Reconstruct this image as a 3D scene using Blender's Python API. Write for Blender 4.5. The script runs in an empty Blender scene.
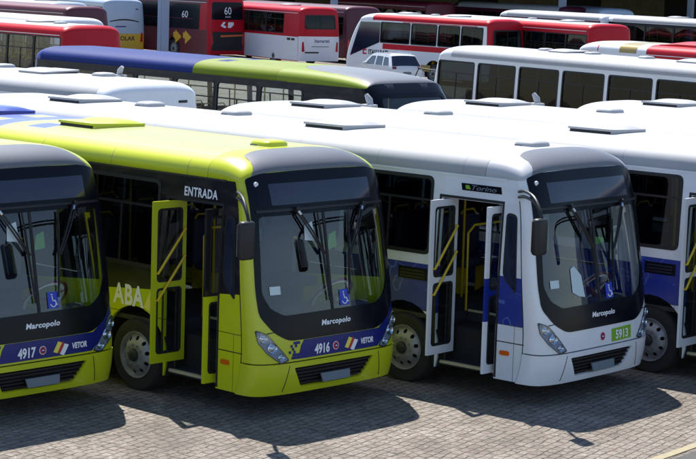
import bpy, bmesh, math, random
import numpy as np
from mathutils import Vector, Matrix
from mathutils.geometry import delaunay_2d_cdt
random.seed(7)
PI = math.pi
scene = bpy.context.scene
COL = scene.collection

# ------------------------------------------------------------------ materials
def new_mat(name):
    m = bpy.data.materials.new(name); m.use_nodes = True
    nt = m.node_tree; nt.nodes.clear()
    out = nt.nodes.new('ShaderNodeOutputMaterial')
    b = nt.nodes.new('ShaderNodeBsdfPrincipled')
    nt.links.new(b.outputs[0], out.inputs[0])
    return m, nt, b, out
def rgb(r, g, b): return (r, g, b, 1)
def paint(name, col, rough=.3, coat=.4, var=.08, metal=0, spec=.5, dirt=.0, dirtcol=(.25, .2, .15)):
    m, nt, b, out = new_mat(name)
    N = nt.nodes.new; L = nt.links.new
    tc = N('ShaderNodeTexCoord'); no = N('ShaderNodeTexNoise'); no.inputs['Scale'].default_value = 2.3
    no.inputs['Detail'].default_value = 6
    L(tc.outputs['Object'], no.inputs['Vector'])
    mx = N('ShaderNodeMixRGB'); mx.blend_type = 'MIX'
    c2 = tuple(max(0, c * (1 - 2 * var)) for c in col)
    mx.inputs[1].default_value = rgb(*c2); mx.inputs[2].default_value = rgb(*col)
    L(no.outputs['Fac'], mx.inputs[0])
    last = mx.outputs[0]
    if dirt > 0:
        n2 = N('ShaderNodeTexNoise'); n2.inputs['Scale'].default_value = 5; n2.inputs['Detail'].default_value = 8
        mp = N('ShaderNodeMapping'); mp.inputs['Scale'].default_value = (.35, 1.6, 1)
        L(tc.outputs['Object'], mp.inputs[0]); L(mp.outputs[0], n2.inputs['Vector'])
        cr = N('ShaderNodeValToRGB'); cr.color_ramp.elements[0].position = .5; cr.color_ramp.elements[1].position = .8
        L(n2.outputs['Fac'], cr.inputs[0])
        mu = N('ShaderNodeMath'); mu.operation = 'MULTIPLY'; mu.inputs[1].default_value = dirt; L(cr.outputs[0], mu.inputs[0])
        m2 = N('ShaderNodeMixRGB'); m2.inputs[2].default_value = rgb(*dirtcol)
        L(mu.outputs[0], m2.inputs[0]); L(last, m2.inputs[1]); last = m2.outputs[0]
    L(last, b.inputs['Base Color'])
    b.inputs['Roughness'].default_value = rough; b.inputs['Metallic'].default_value = metal
    b.inputs['Coat Weight'].default_value = coat; b.inputs['Coat Roughness'].default_value = .08
    b.inputs['Specular IOR Level'].default_value = spec
    return m
def glass(name, tint=(.25, .3, .32), refl=1.5, rough=.02):
    m, nt, b, out = new_mat(name); nt.nodes.remove(b)
    N = nt.nodes.new; L = nt.links.new
    tr = N('ShaderNodeBsdfTransparent'); tr.inputs[0].default_value = rgb(*tint)
    gl = N('ShaderNodeBsdfGlossy'); gl.inputs['Roughness'].default_value = rough; gl.inputs['Color'].default_value = rgb(.95, .97, 1)
    fr = N('ShaderNodeFresnel'); fr.inputs[0].default_value = refl
    ge = N('ShaderNodeNewGeometry')      # reflect once, on the outer face of the pane
    iv = N('ShaderNodeMath'); iv.operation = 'SUBTRACT'; iv.inputs[0].default_value = 1; L(ge.outputs['Backfacing'], iv.inputs[1])
    mu = N('ShaderNodeMath'); mu.operation = 'MULTIPLY'; L(fr.outputs[0], mu.inputs[0]); L(iv.outputs[0], mu.inputs[1])
    mx = N('ShaderNodeMixShader'); L(mu.outputs[0], mx.inputs[0]); L(tr.outputs[0], mx.inputs[1]); L(gl.outputs[0], mx.inputs[2])
    L(mx.outputs[0], out.inputs[0])
    return m
def split_paint(name, build, rough=.3, coat=.4, spec=.5):
    """build(nt, sep) returns the colour socket of a paint job laid out in the bus's own coordinates"""
    m, nt, b, out = new_mat(name)
    tc = nt.nodes.new('ShaderNodeTexCoord'); sp = nt.nodes.new('ShaderNodeSeparateXYZ')
    nt.links.new(tc.outputs['Object'], sp.inputs[0])
    nt.links.new(build(nt, tc, sp), b.inputs['Base Color'])
    b.inputs['Roughness'].default_value = rough; b.inputs['Coat Weight'].default_value = coat; b.inputs['Coat Roughness'].default_value = .08
    b.inputs['Specular IOR Level'].default_value = spec
    return m
def M2(nt, op, a, b=None, c=None):
    n = nt.nodes.new('ShaderNodeMath'); n.operation = op
    for i, v in enumerate((a, b, c)):
        if v is None: continue
        if isinstance(v, (int, float)): n.inputs[i].default_value = v
        else: nt.links.new(v, n.inputs[i])
    return n.outputs[0]
def MIX(nt, f, a, b):
    n = nt.nodes.new('ShaderNodeMixRGB')
    for i, v in ((0, f), (1, a), (2, b)):
        if isinstance(v, (int, float)): n.inputs[i].default_value = v
        elif isinstance(v, tuple): n.inputs[i].default_value = rgb(*v)
        else: nt.links.new(v, n.inputs[i])
    return n.outputs[0]
def noise(nt, tc, sc, det=5, scale=(1, 1, 1)):
    mp = nt.nodes.new('ShaderNodeMapping'); mp.inputs['Scale'].default_value = scale
    nt.links.new(tc.outputs['Object'], mp.inputs[0])
    n = nt.nodes.new('ShaderNodeTexNoise'); n.inputs['Scale'].default_value = sc; n.inputs['Detail'].default_value = det
    nt.links.new(mp.outputs[0], n.inputs['Vector']); return n.outputs['Fac']

LIME = (.53, .59, .010); BLUE = (.012, .03, .30); WHITE = (.80, .82, .86); BLACKP = (.008, .009, .012)
def pixel_blue(nt, tc, sp, x_edge, cell=.40):
    """1 where the livery is blue: behind x_edge, with the edge broken into square pixels"""
    xs = M2(nt, 'SNAP', sp.outputs[0], cell); ys = M2(nt, 'SNAP', sp.outputs[1], cell)
    cb = nt.nodes.new('ShaderNodeCombineXYZ'); nt.links.new(xs, cb.inputs[0]); nt.links.new(ys, cb.inputs[1]); nt.links.new(M2(nt, 'SNAP', sp.outputs[2], cell), cb.inputs[2])
    wn = nt.nodes.new('ShaderNodeTexWhiteNoise'); nt.links.new(cb.outputs[0], wn.inputs['Vector'])
    off = M2(nt, 'MULTIPLY', wn.outputs['Value'], 1.7)
    return M2(nt, 'LESS_THAN', M2(nt, 'SUBTRACT', xs, off), x_edge - .5)
def joints(nt, sp, pitch=1.46):
    """sealed joints between the roof sheets"""
    fr = M2(nt, 'FRACT', M2(nt, 'DIVIDE', sp.outputs[0], pitch))
    return M2(nt, 'MULTIPLY', M2(nt, 'LESS_THAN', fr, .010), .55)
def white_roof(nt, tc, sp):
    a = noise(nt, tc, 1.1, 7, (.35, 2.2, 1)); b_ = noise(nt, tc, 6, 8, (.2, 2.5, 1))
    c = MIX(nt, a, (.34, .35, .37), (.45, .46, .48))
    cr = nt.nodes.new('ShaderNodeValToRGB'); cr.color_ramp.elements[0].position = .55; cr.color_ramp.elements[1].position = .8; nt.links.new(b_, cr.inputs[0])
    c = MIX(nt, M2(nt, 'MULTIPLY', cr.outputs[0], .6), c, (.33, .33, .31))
    rib = M2(nt, 'LESS_THAN', M2(nt, 'ABSOLUTE', M2(nt, 'SUBTRACT', M2(nt, 'ABSOLUTE', sp.outputs[1]), .98)), .012)
    c = MIX(nt, M2(nt, 'MULTIPLY', rib, .5), c, (.3, .31, .33))
    return MIX(nt, joints(nt, sp), c, (.25, .26, .28))
def red_roof(nt, tc, sp):
    c = white_roof(nt, tc, sp)
    return MIX(nt, M2(nt, 'LESS_THAN', sp.outputs[2], 3.13), c, (.50, .004, .018))
def lime_roof(edge, cols=((.31, .34, .08), (.37, .38, .13), None, (.05, .09, .42))):  # default lime top and blue are paled, sky glare put into the colour
    def f(nt, tc, sp):
        n = noise(nt, tc, 1.5, 6, (.3, 1.5, 1))
        base = MIX(nt, n, cols[0], cols[1])
        gut = M2(nt, 'LESS_THAN', sp.outputs[2], 3.12)
        base = MIX(nt, gut, base, cols[2] or LIME)
        base = MIX(nt, joints(nt, sp), base, (.16, .17, .08))
        return MIX(nt, pixel_blue(nt, tc, sp, edge), base, cols[3])
    return f
def body_joints(nt, sp):
    fr = M2(nt, 'FRACT', M2(nt, 'DIVIDE', M2(nt, 'ADD', sp.outputs[0], .48), 1.44))
    v = M2(nt, 'MULTIPLY', M2(nt, 'LESS_THAN', fr, .006), M2(nt, 'LESS_THAN', sp.outputs[2], 1.0))
    h = M2(nt, 'LESS_THAN', M2(nt, 'ABSOLUTE', M2(nt, 'SUBTRACT', sp.outputs[2], 1.0)), .006)
    return M2(nt, 'MULTIPLY', M2(nt, 'MAXIMUM', v, h), .8)
def dust(nt, tc, col, amt=.15):
    n = noise(nt, tc, 4, 9, (.6, .6, 1.6)); cr = nt.nodes.new('ShaderNodeValToRGB')
    cr.color_ramp.elements[0].position = .48; cr.color_ramp.elements[1].position = .78; nt.links.new(n, cr.inputs[0])
    return MIX(nt, M2(nt, 'MULTIPLY', cr.outputs[0], amt), col, (.24, .20, .15))
def lime_side(nt, tc, sp):
    belt = M2(nt, 'GREATER_THAN', sp.outputs[2], M2(nt, 'MULTIPLY_ADD', sp.outputs[0], .09, 1.53))
    c = MIX(nt, pixel_blue(nt, tc, sp, -6.5), LIME, BLUE)
    return dust(nt, tc, MIX(nt, belt, MIX(nt, body_joints(nt, sp), c, (.06, .07, .005)), BLACKP))
def blue_side(nt, tc, sp):
    z = sp.outputs[2]
    up = M2(nt, 'LESS_THAN', z, 1.62); lo = M2(nt, 'GREATER_THAN', z, 1.0)
    band = M2(nt, 'MULTIPLY', up, lo)
    n = noise(nt, tc, 2.2, 2, (1, 1, 1.2))
    line = M2(nt, 'LESS_THAN', M2(nt, 'ABSOLUTE', M2(nt, 'SUBTRACT', n, .55)), .012)
    blue = MIX(nt, M2(nt, 'MULTIPLY', line, .6), (.010, .028, .26), (.10, .18, .5))
    w = MIX(nt, noise(nt, tc, 2, 5), (.64, .67, .72), WHITE)
    return MIX(nt, body_joints(nt, sp), dust(nt, tc, MIX(nt, band, w, blue)), (.02, .02, .03))

MT = dict(
    lime=paint('lime_paint', LIME, .3, .25, .05, dirt=.10, dirtcol=(.3, .33, .06)),
    lime_roof=split_paint('lime_roof_glare_paint', lime_roof(-6.3), .45, .15),
    lime_roof_dimmed=split_paint('lime_roof_paint_dimmed', lime_roof(-6.9, ((.19, .25, .045), (.25, .29, .07), (.17, .23, .01), (.004, .022, .16))), .6, .0, .2),  # darker copy of the livery, weaker light put into its colours
    lime_side=split_paint('lime_side_paint', lime_side, .35, .05, .22),
    white=paint('white_paint', WHITE, .3, .4, .04, dirt=.06),
    white_roof=split_paint('white_roof_paint', white_roof, .6, .0, .2),
    blue_side=split_paint('white_blue_side_paint', blue_side, .4, .05),
    white_leaf=split_paint('leaf_paint', lambda nt, tc, sp: MIX(nt, M2(nt, 'MULTIPLY', M2(nt, 'LESS_THAN', sp.outputs[2], 1.58), M2(nt, 'GREATER_THAN', sp.outputs[2], 1.02)), WHITE, (.010, .028, .26)), .3, .4),
    lime_leaf=split_paint('lime_leaf_paint', lambda nt, tc, sp: MIX(nt, M2(nt, 'GREATER_THAN', sp.outputs[2], 1.42), LIME, BLACKP), .3, .4),
    red_roof=split_paint('red_edged_roof_paint', red_roof, .6, .0, .2),
    white_dome=paint('white_dome_paint', (.50, .51, .54), .4, .1, .06, dirt=.15, dirtcol=(.35, .34, .32)),
    lime_dimmed=paint('dimmed_lime_paint', (.21, .28, .015), .5, 0, .08, spec=.25),  # same lime darkened, its dimmer light painted in to suit that roof
    glass_dark=glass('dark_side_glass', (.24, .29, .31), 1.25),
    red=paint('red_paint', (.52, .004, .018), .45, .05, .08, spec=.25),
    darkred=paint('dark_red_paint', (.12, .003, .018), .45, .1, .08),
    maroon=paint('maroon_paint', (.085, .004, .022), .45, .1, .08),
    blue=paint('blue_paint', BLUE, .3, .4, .06),
    band_blue=paint('front_band_blue', (.010, .018, .17), .3, .1, .04, spec=.3),
    gold=paint('gold_paint', (.36, .26, .06), .35, .3, .06),
    cap=paint('grey_cap_plastic', (.15, .152, .17), .42, .1, .1),
    black=paint('gloss_black', (.006, .007, .012), .2, 0, .05, spec=.16),
    rubber=paint('rubber', (.012, .012, .013), .6, 0, .1),
    matte=paint('matte_black', (.012, .012, .014), .5, 0, .1),
    tyre=paint('tyre_rubber', (.018, .018, .018), .75, 0, .15, dirt=.4, dirtcol=(.06, .055, .05)),
    under=paint('underbody', (.012, .011, .010), .8, 0, .2),
    rim=paint('rim_steel', (.36, .37, .40), .42, .1, .15, metal=.35, dirt=.75, dirtcol=(.07, .06, .05)),
    chrome=paint('chrome', (.75, .76, .78), .12, 0, .02, metal=1),
    hub=paint('hub_grease', (.04, .04, .04), .5, 0, .2),
    yellow=paint('yellow_rail', (.72, .50, .012), .3, .4, .05),
    white_mark=paint('white_lettering', (.85, .86, .9), .4, 0, .01),
    red_mark=paint('red_lettering', (.55, .02, .02), .4, 0, .02),
    yel_mark=paint('yellow_lettering', (.85, .75, .12), .4, 0, .02),
    green_mark=paint('green_panel', (.20, .46, .02), .4, 0, .02),
    orange=paint('orange_lens', (.75, .12, .01), .2, .6, .05),
    redlens=paint('red_lens', (.5, .01, .02), .2, .6, .05),
    lens=glass('lamp_glass', (.85, .9, .95), 1.6),
    lampback=paint('lamp_housing', (.36, .40, .47), .35, .3, .2),
    plate=paint('number_plate_grey', (.15, .18, .22), .5, 0, .05),
    seat=paint('seat_fabric', (.035, .04, .09), .8, 0, .2),
    seatg=paint('seat_back_shell', (.22, .24, .26), .6, 0, .1),
    floor=paint('bus_floor', (.035, .036, .04), .7, 0, .2),
    inner=paint('interior_lining', (.5, .5, .5), .6, 0, .1),
    edge=paint('step_edge', (.55, .50, .28), .5, 0, .1),
    dash=paint('dashboard', (.055, .055, .06), .6, 0, .1),
    paper=paint('paper', (.62, .74, .76), .6, 0, .05),
    sticker=paint('blue_sticker', (.02, .06, .55), .4, 0, .02),
    green_reflection=paint('green_reflection_paint', (.10, .30, .04), .6, 0, .1),  # tint that imitates a reflection in the windscreen
    wheelrim=paint('wheel_white', (.75, .75, .73), .4, 0, .05),
    glass_front=glass('windscreen_glass', (.88, .92, .94), 1.72),
    glass_side=glass('side_glass', (.50, .56, .58), 1.36),
    glass_clear=glass('clear_side_glass', (.86, .9, .9), 1.45),
    display=paint('destination_glass', (.008, .012, .035), .10, .5, .02, spec=.5),
    steel=paint('galvanised_post', (.30, .38, .52), .5, .1, .12),
    wall=paint('shed_wall', (.22, .2, .12), .8, 0, .3),
    darkwall=paint('shed_dark_wall', (.03, .028, .026), .9, 0, .3),
    shedroof=paint('shed_roof', (.12, .12, .12), .7, 0, .2),
    car=paint('car_white', (.74, .76, .78), .25, .6, .02),
    silverblue=paint('pale_blue_paint', (.42, .50, .62), .35, .4, .04),
    schoolyellow=paint('school_yellow', (.70, .42, .03), .4, .2, .05),
)

# ------------------------------------------------------------------ mesh helpers
def finish(me, sharp=38):
    for p in me.polygons: p.use_smooth = True
    me.set_sharp_from_angle(angle=math.radians(sharp))
def mesh_from(name, V, F, sharp=38):
    me = bpy.data.meshes.new(name); me.from_pydata([tuple(v) for v in V], [], F); me.validate(); finish(me, sharp); return me
def obj(name, me, mat, parent=None):
    o = bpy.data.objects.new(name, me); COL.objects.link(o)
    if mat is not None and len(me.materials) == 0: me.materials.append(MT[mat] if isinstance(mat, str) else mat)
    o.parent = parent
    return o
def empty(name, label, cat, group=None, loc=(0, 0, 0), rz=0):
    o = bpy.data.objects.new(name, None); COL.objects.link(o); o.empty_display_size = .3
    o.location = loc; o.rotation_euler = (0, 0, rz); o['label'] = label; o['category'] = cat
    if group: o['group'] = group
    return o
class MB:
    def __init__(s): s.V = []; s.F = []
    def add(s, V, F):
        n = len(s.V); s.V += [tuple(v) for v in V]; s.F += [tuple(i + n for i in f) for f in F]; return s
    def box(s, x0, x1, y0, y1, z0, z1, bev=0):
        if bev <= 0:
            V = [(x, y, z) for x in (x0, x1) for y in (y0, y1) for z in (z0, z1)]
            return s.add(V, [(0, 1, 3, 2), (4, 6, 7, 5), (0, 4, 5, 1), (2, 3, 7, 6), (0, 2, 6, 4), (1, 5, 7, 3)])
        bm = bmesh.new(); bmesh.ops.create_cube(bm, size=1)
        for v in bm.verts: v.co = Vector(((x0 + x1) / 2 + v.co.x * (x1 - x0), (y0 + y1) / 2 + v.co.y * (y1 - y0), (z0 + z1) / 2 + v.co.z * (z1 - z0)))
        bmesh.ops.bevel(bm, geom=bm.edges[:], offset=bev, segments=3, affect='EDGES', profile=.5)
        bm.verts.index_update(); s.add([v.co for v in bm.verts], [[v.index for v in f.verts] for f in bm.faces]); bm.free(); return s
    def tube(s, pts, r, n=8, close=False):
        pts = [Vector(p) for p in pts]; k = len(pts); V = []; F = []
        up = Vector((0, 0, 1))
        for i, p in enumerate(pts):
            a = pts[(i - 1) % k] if (close or i > 0) else p; b = pts[(i + 1) % k] if (close or i < k - 1) else p
            t = (b - a).normalized(); u = t.cross(up)
            if u.length < .05: u = t.cross(Vector((1, 0, 0)))
            u.normalize(); w = u.cross(t)
            rr = r[i] if isinstance(r, (list, tuple)) else r
            for j in range(n):
                an = 2 * PI * j / n; V.append(p + (u * math.cos(an) + w * math.sin(an)) * rr)
        for i in range(k if close else k - 1):
            i2 = (i + 1) % k
            for j in range(n): F.append((i * n + j, i * n + (j + 1) % n, i2 * n + (j + 1) % n, i2 * n + j))
        if not close: F.append(tuple(range(n))[::-1]); F.append(tuple((k - 1) * n + j for j in range(n)))
        return s.add(V, F)
    def lathe_y(s, prof, c, n=40, flip=1):
        """profile (r, y) spun round an axis parallel to y"""
        V = []; F = []; k = len(prof)
        for j in range(n):
            a = 2 * PI * j / n
            for r, y in prof: V.append((c[0] + r * math.cos(a), c[1] + y * flip, c[2] + r * math.sin(a)))
        for j in range(n):
            j2 = (j + 1) % n
            for i in range(k - 1): F.append((j * k + i, j * k + i + 1, j2 * k + i + 1, j2 * k + i))
        return s.add(V, F)
    def build(s, name, mat, parent=None, sharp=38):
        return obj(name, mesh_from(name, s.V, s.F, sharp), mat, parent)

def roundpoly(P, r, n=5):
    out = []; k = len(P)
    for i in range(k):
        p0 = np.array(P[i - 1], float); p1 = np.array(P[i], float); p2 = np.array(P[(i + 1) % k], float)
        ri = r[i] if isinstance(r, (list, tuple)) else r
        a = p0 - p1; b = p2 - p1; la = np.linalg.norm(a); lb = np.linalg.norm(b); rr = min(ri, la * .48, lb * .48)
        if rr < 1e-4: out.append(tuple(p1)); continue
        A = p1 + a / la * rr; B = p1 + b / lb * rr
        for j in range(n + 1):
            t = j / n; out.append(tuple((1 - t) ** 2 * A + 2 * t * (1 - t) * p1 + t * t * B))
    return out
def densify(P, d):
    out = []
    for i in range(len(P)):
        a = np.array(P[i], float); b = np.array(P[(i + 1) % len(P)], float)
        n = max(1, int(math.ceil(np.linalg.norm(b - a) / d)))
        for j in range(n): out.append(tuple(a + (b - a) * j / n))
    return out
def inside(pt, P):
    x, y = pt; c = False; n = len(P); j = n - 1
    for i in range(n):
        xi, yi = P[i]; xj, yj = P[j]
        if (yi > y) != (yj > y) and x < (xj - xi) * (y - yi) / (yj - yi) + xi: c = not c
        j = i
    return c
def tri(outline, holes, step, grid=True):
    loops = [densify(outline, step)] + [densify(h, step) for h in holes]
    V = []; E = []
    for l in loops:
        n = len(V); V += l; E += [(n + i, n + (i + 1) % len(l)) for i in range(len(l))]
    if grid:
        A = np.array(loops[0]); x0, y0 = A.min(0); x1, y1 = A.max(0)
        allp = np.array(V)
        nx = int((x1 - x0) / step) + 1; ny = int((y1 - y0) / step) + 1
        for i in range(1, nx):
            for j in range(1, ny):
                p = (x0 + (x1 - x0) * i / nx, y0 + (y1 - y0) * j / ny)
                if np.min((allp[:, 0] - p[0]) ** 2 + (allp[:, 1] - p[1]) ** 2) < (step * .45) ** 2: continue
                if not inside(p, loops[0]) or any(inside(p, h) for h in loops[1:]): continue
                V.append(p)
    v, e, f, *_ = delaunay_2d_cdt([Vector(p) for p in V], E, [], 0, 1e-6)
    T = []
    for t in f:
        c = sum((v[i] for i in t), Vector((0, 0))) / len(t)
        if inside(c, loops[0]) and not any(inside(c, h) for h in loops[1:]): T.append(tuple(t))
    return v, T
def panel(outline, holes, fmap, thick=.02, step=.12, conv=None, lift=0, grid=True):
    """a sheet cut to an outline with holes, laid on a curved surface fmap(u, v, depth), with real thickness"""
    if conv: outline = [conv(*p) for p in densify(outline, step)]; holes = [[conv(*p) for p in densify(h, step)] for h in holes]
    v, T = tri(outline, holes, step, grid)
    n = len(v); V = [fmap(p.x, p.y, -lift) for p in v]
    # make the front face look outward
    t = T[0]; a, b, c = (Vector(V[i]) for i in t); nn = (b - a).cross(c - a)
    back = [fmap(p.x, p.y, -lift + thick) for p in v]
    if nn.dot(Vector(back[t[0]]) - a) > 0: T = [tuple(reversed(x)) for x in T]
    F = list(T) + [tuple(i + n for i in reversed(x)) for x in T]
    cnt = {}
    for x in T:
        for i in range(len(x)): cnt[(x[i], x[(i + 1) % len(x)])] = 1
    for (i, j) in cnt:
        if (j, i) not in cnt: F.append((j, i, i + n, j + n))
    return V + back, F

# ------------------------------------------------------------------ bus surfaces
HW = 1.27
def hw(z): return HW if z <= 1.3 else HW - .07 * ((min(z, 2.9) - 1.3) / 1.55) ** 1.5
NSE = 3.9
_th = np.linspace(0, PI / 2, 400)
_yh = np.sin(_th) ** (2 / NSE); _xo = 1 - np.cos(_th) ** (2 / NSE)
def _arc(a=.38):
    y = _yh * 1.24; x = _xo * a
    return np.concatenate([[0], np.cumsum(np.hypot(np.diff(y), np.diff(x)))])
_S = _arc(); SMAX = _S[-1]
def s_of(yh): return math.copysign(float(np.interp(min(abs(yh), 1), _yh, _S)), yh)
class End:
    def __init__(s, prof, a_bot, a_top, seam):
        zz = [p[0] for p in prof]; xx = [p[1] for p in prof]
        s.c = np.polyfit(zz, xx, min(4, len(zz) - 1)); s.ab = a_bot; s.at = a_top; s.seam = seam
    def bx(s, z): return float(np.polyval(s.c, z))
    def a(s, z): return s.ab + (s.at - s.ab) * (z - .3) / 2.55
    def edge(s, z): return s.bx(z) - s.a(z)
    def map0(s, u, z):
        yh = float(np.interp(abs(u), _S, _yh)); xo = float(np.interp(abs(u), _S, _xo))
        return np.array([s.bx(z) - s.a(z) * xo, math.copysign(yh, u) * hw(z), z])
    def map(s, u, z, d):
        p = s.map0(u, z)
        if d == 0: return p
        uu = max(-SMAX + .004, min(SMAX - .004, u))
        du = s.map0(uu + .003, z) - s.map0(uu - .003, z); dz = s.map0(uu, z + .003) - s.map0(uu, z - .003)
        n = np.cross(du, dz); n /= np.linalg.norm(n)
        if n[0] < -1e-6: n = -n
        return p - n * d
    @staticmethod
    def ztop(yh): return 2.85 + .11 * (1 - abs(yh) ** 7)
    def conv(s, y, z):
        q = y / hw(z)
        return (s_of(math.copysign(1, q) if abs(q) > .992 else q), z)
FRONT = End([(.25, -.03), (.45, .03), (.8, .03), (1.1, -.01), (1.5, -.075), (2.0, -.165), (2.45, -.255), (2.95, -.43)], .40, .20, -1.08)
REAR = End([(.3, -.02), (.8, .0), (1.5, -.01), (2.3, -.05), (2.95, -.12)], .22, .2, -.42)
COACH = End([(.3, -.02), (.6, .03), (1.1, -.03), (1.8, -.25), (2.4, -.55), (2.95, -.95)], .40, .30, -1.9)
LONGF = End([(.25, -.03), (.45, .03), (1.1, .0), (1.5, -.05), (2.0, -.125), (2.45, -.24), (2.95, -.6)], .42, .3, -3.5)
RTOP = .345
def roof_pt(phi):
    c = math.cos(phi); s_ = math.sin(phi)
    return math.copysign(abs(c) ** .60, -c), 2.85 + RTOP * abs(s_) ** .62
def shell_grid(P, th=.04):
    """P[i][j] points -> thick sheet, thickness downward"""
    ni = len(P); nj = len(P[0]); V = []; F = []
    for lay in (0, 1):
        for r in P:
            for p in r: V.append((p[0], p[1] * (1 - .02 * lay), p[2] - th * lay))
    o = ni * nj
    for i in range(ni - 1):
        for j in range(nj - 1):
            a, b, c, d_ = i * nj + j, i * nj + j + 1, (i + 1) * nj + j + 1, (i + 1) * nj + j
            F.append((a, b, c, d_)); F.append((a + o, d_ + o, c + o, b + o))
    for i in range(ni - 1):
        F.append((i * nj, (i + 1) * nj, (i + 1) * nj + o, i * nj + o)); k = i * nj + nj - 1
        F.append((k, k + o, k + nj + o, k + nj))
    for j in range(nj - 1):
        F.append((j, j + o, j + 1 + o, j + 1)); k = (ni - 1) * nj + j
        F.append((k, k + 1, k + 1 + o, k + o))
    return V, F
PHI = [PI * i / 48 for i in range(49)]
def cap_point(E_, phi, t):
    yh, z0 = roof_pt(phi); z1 = min(z0, E_.ztop(yh))
    u = s_of(yh); e = E_.map0(u, z1)
    y0 = yh * hw(2.85)
    x = E_.seam + (e[0] - E_.seam) * math.sin(PI / 2 * t) ** .9
    z = z1 + (z0 - z1) * math.cos(PI / 2 * t)
    return (x, y0 + (e[1] - y0) * t, z)
def flip_rear(L):
    return lambda p: (-L - p[0], -p[1], p[2])
def xf_mesh(V, F, f):
    if f is None: return V, F
    return [f(p) for p in V], F

def text_mesh(txt, size, shear=0, bold=.0, space=1.0):
    cu = bpy.data.curves.new('t', 'FONT'); cu.body = txt; cu.size = size; cu.shear = shear; cu.offset = bold
    cu.align_x = 'CENTER'; cu.space_character = space; cu.resolution_u = 3
    o = bpy.data.objects.new('t', cu); COL.objects.link(o)
    bpy.context.view_layer.update()
    me = bpy.data.meshes.new_from_object(o.evaluated_get(bpy.context.evaluated_depsgraph_get()))
    V = [(v.co.x, v.co.y) for v in me.vertices]; F = [tuple(p.vertices) for p in me.polygons]
    bpy.data.objects.remove(o); bpy.data.meshes.remove(me)
    return V, F
def put_text(name, txt, size, pos, fmap, mat, parent, sx=1, shear=0, bold=0, lift=.006, space=1.0, slope=0, xf=None):
    """pos=(u, v) centre baseline; u increases to the reader's right"""
    V, F = text_mesh(txt, size, shear, bold, space)
    W = [fmap(pos[0] + x * sx, pos[1] + y + x * slope, -lift) for x, y in V]
    if xf: W = [xf(p) for p in W]
    me = bpy.data.meshes.new(name); me.from_pydata([tuple(map(float, p)) for p in W], [], F)
    return obj(name, me, mat, parent)
def side_map(side):
    def f(x, z, d): return (x, side * (hw(z) - d), z)
    return f

# ------------------------------------------------------------------ bus pieces
def wheel(parent, x, side, R=.475, z=.46, convex=True):
    c = (x, side * 1.24, z)
    mb = MB()
    t = [(.30, 0), (.33, .005), (.39, .012), (.445, .004), (.465, -.02), (R, -.05), (R, -.20), (.45, -.25), (.30, -.25), (.30, 0)]
    mb.lathe_y(t, c, 56, side)
    w = mb.build('wheel', 'tyre', parent)
    r = MB()
    r.lathe_y([(.305, .006), (.300, .016), (.288, .012), (.280, -.01), (.262, -.035)], c, 48, side)
    hole = [[(.218 * math.cos(2 * PI * k / 10 + .2) + .028 * math.cos(q), .218 * math.sin(2 * PI * k / 10 + .2) + .028 * math.sin(q)) for q in np.linspace(0, 2 * PI, 11)[:-1]] for k in range(10)]
    out = [(.263 * math.cos(q), .263 * math.sin(q)) for q in np.linspace(0, 2 * PI, 41)[:-1]]
    def dm(u, v, d):
        rr = math.hypot(u, v); y = -.035 + .075 * max(0, min(1, (.263 - rr) / .10)) ** .8
        return (c[0] + u, c[1] + side * (y - d), c[2] + v)
    V, F = panel(out, hole + [[(.085 * math.cos(q), .085 * math.sin(q)) for q in np.linspace(0, 2 * PI, 21)[:-1]]], dm, .012, .05)
    r.add(V, F); r.build('rim', 'rim', w, 30)
    h = MB(); h.lathe_y([(.001, .085), (.05, .083), (.075, .07), (.085, .03), (.086, -.02)], c, 24, side)
    h.lathe_y([(.26, -.11), (.001, -.11)], c, 24, side)
    h.build('hub', 'hub', w)
    nb = MB()
    for k in range(10):
        a = 2 * PI * k / 10 + .5; nb.lathe_y([(.001, .065), (.013, .062), (.015, .03)], (c[0] + .135 * math.cos(a), c[1], c[2] + .135 * math.sin(a)), 6, side)
    nb.build('wheel_nuts', 'rim', w)
    return w

def rect(x0, x1, z0, z1): return [(x0, z0), (x1, z0), (x1, z1), (x0, z1)]
def arch(x, r=.60, z=.50):
    return [(x - r, .1)] + [(x + r * -math.cos(a), z + r * math.sin(a)) for a in np.linspace(0, PI, 15)] + [(x + r, .1)]

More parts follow.
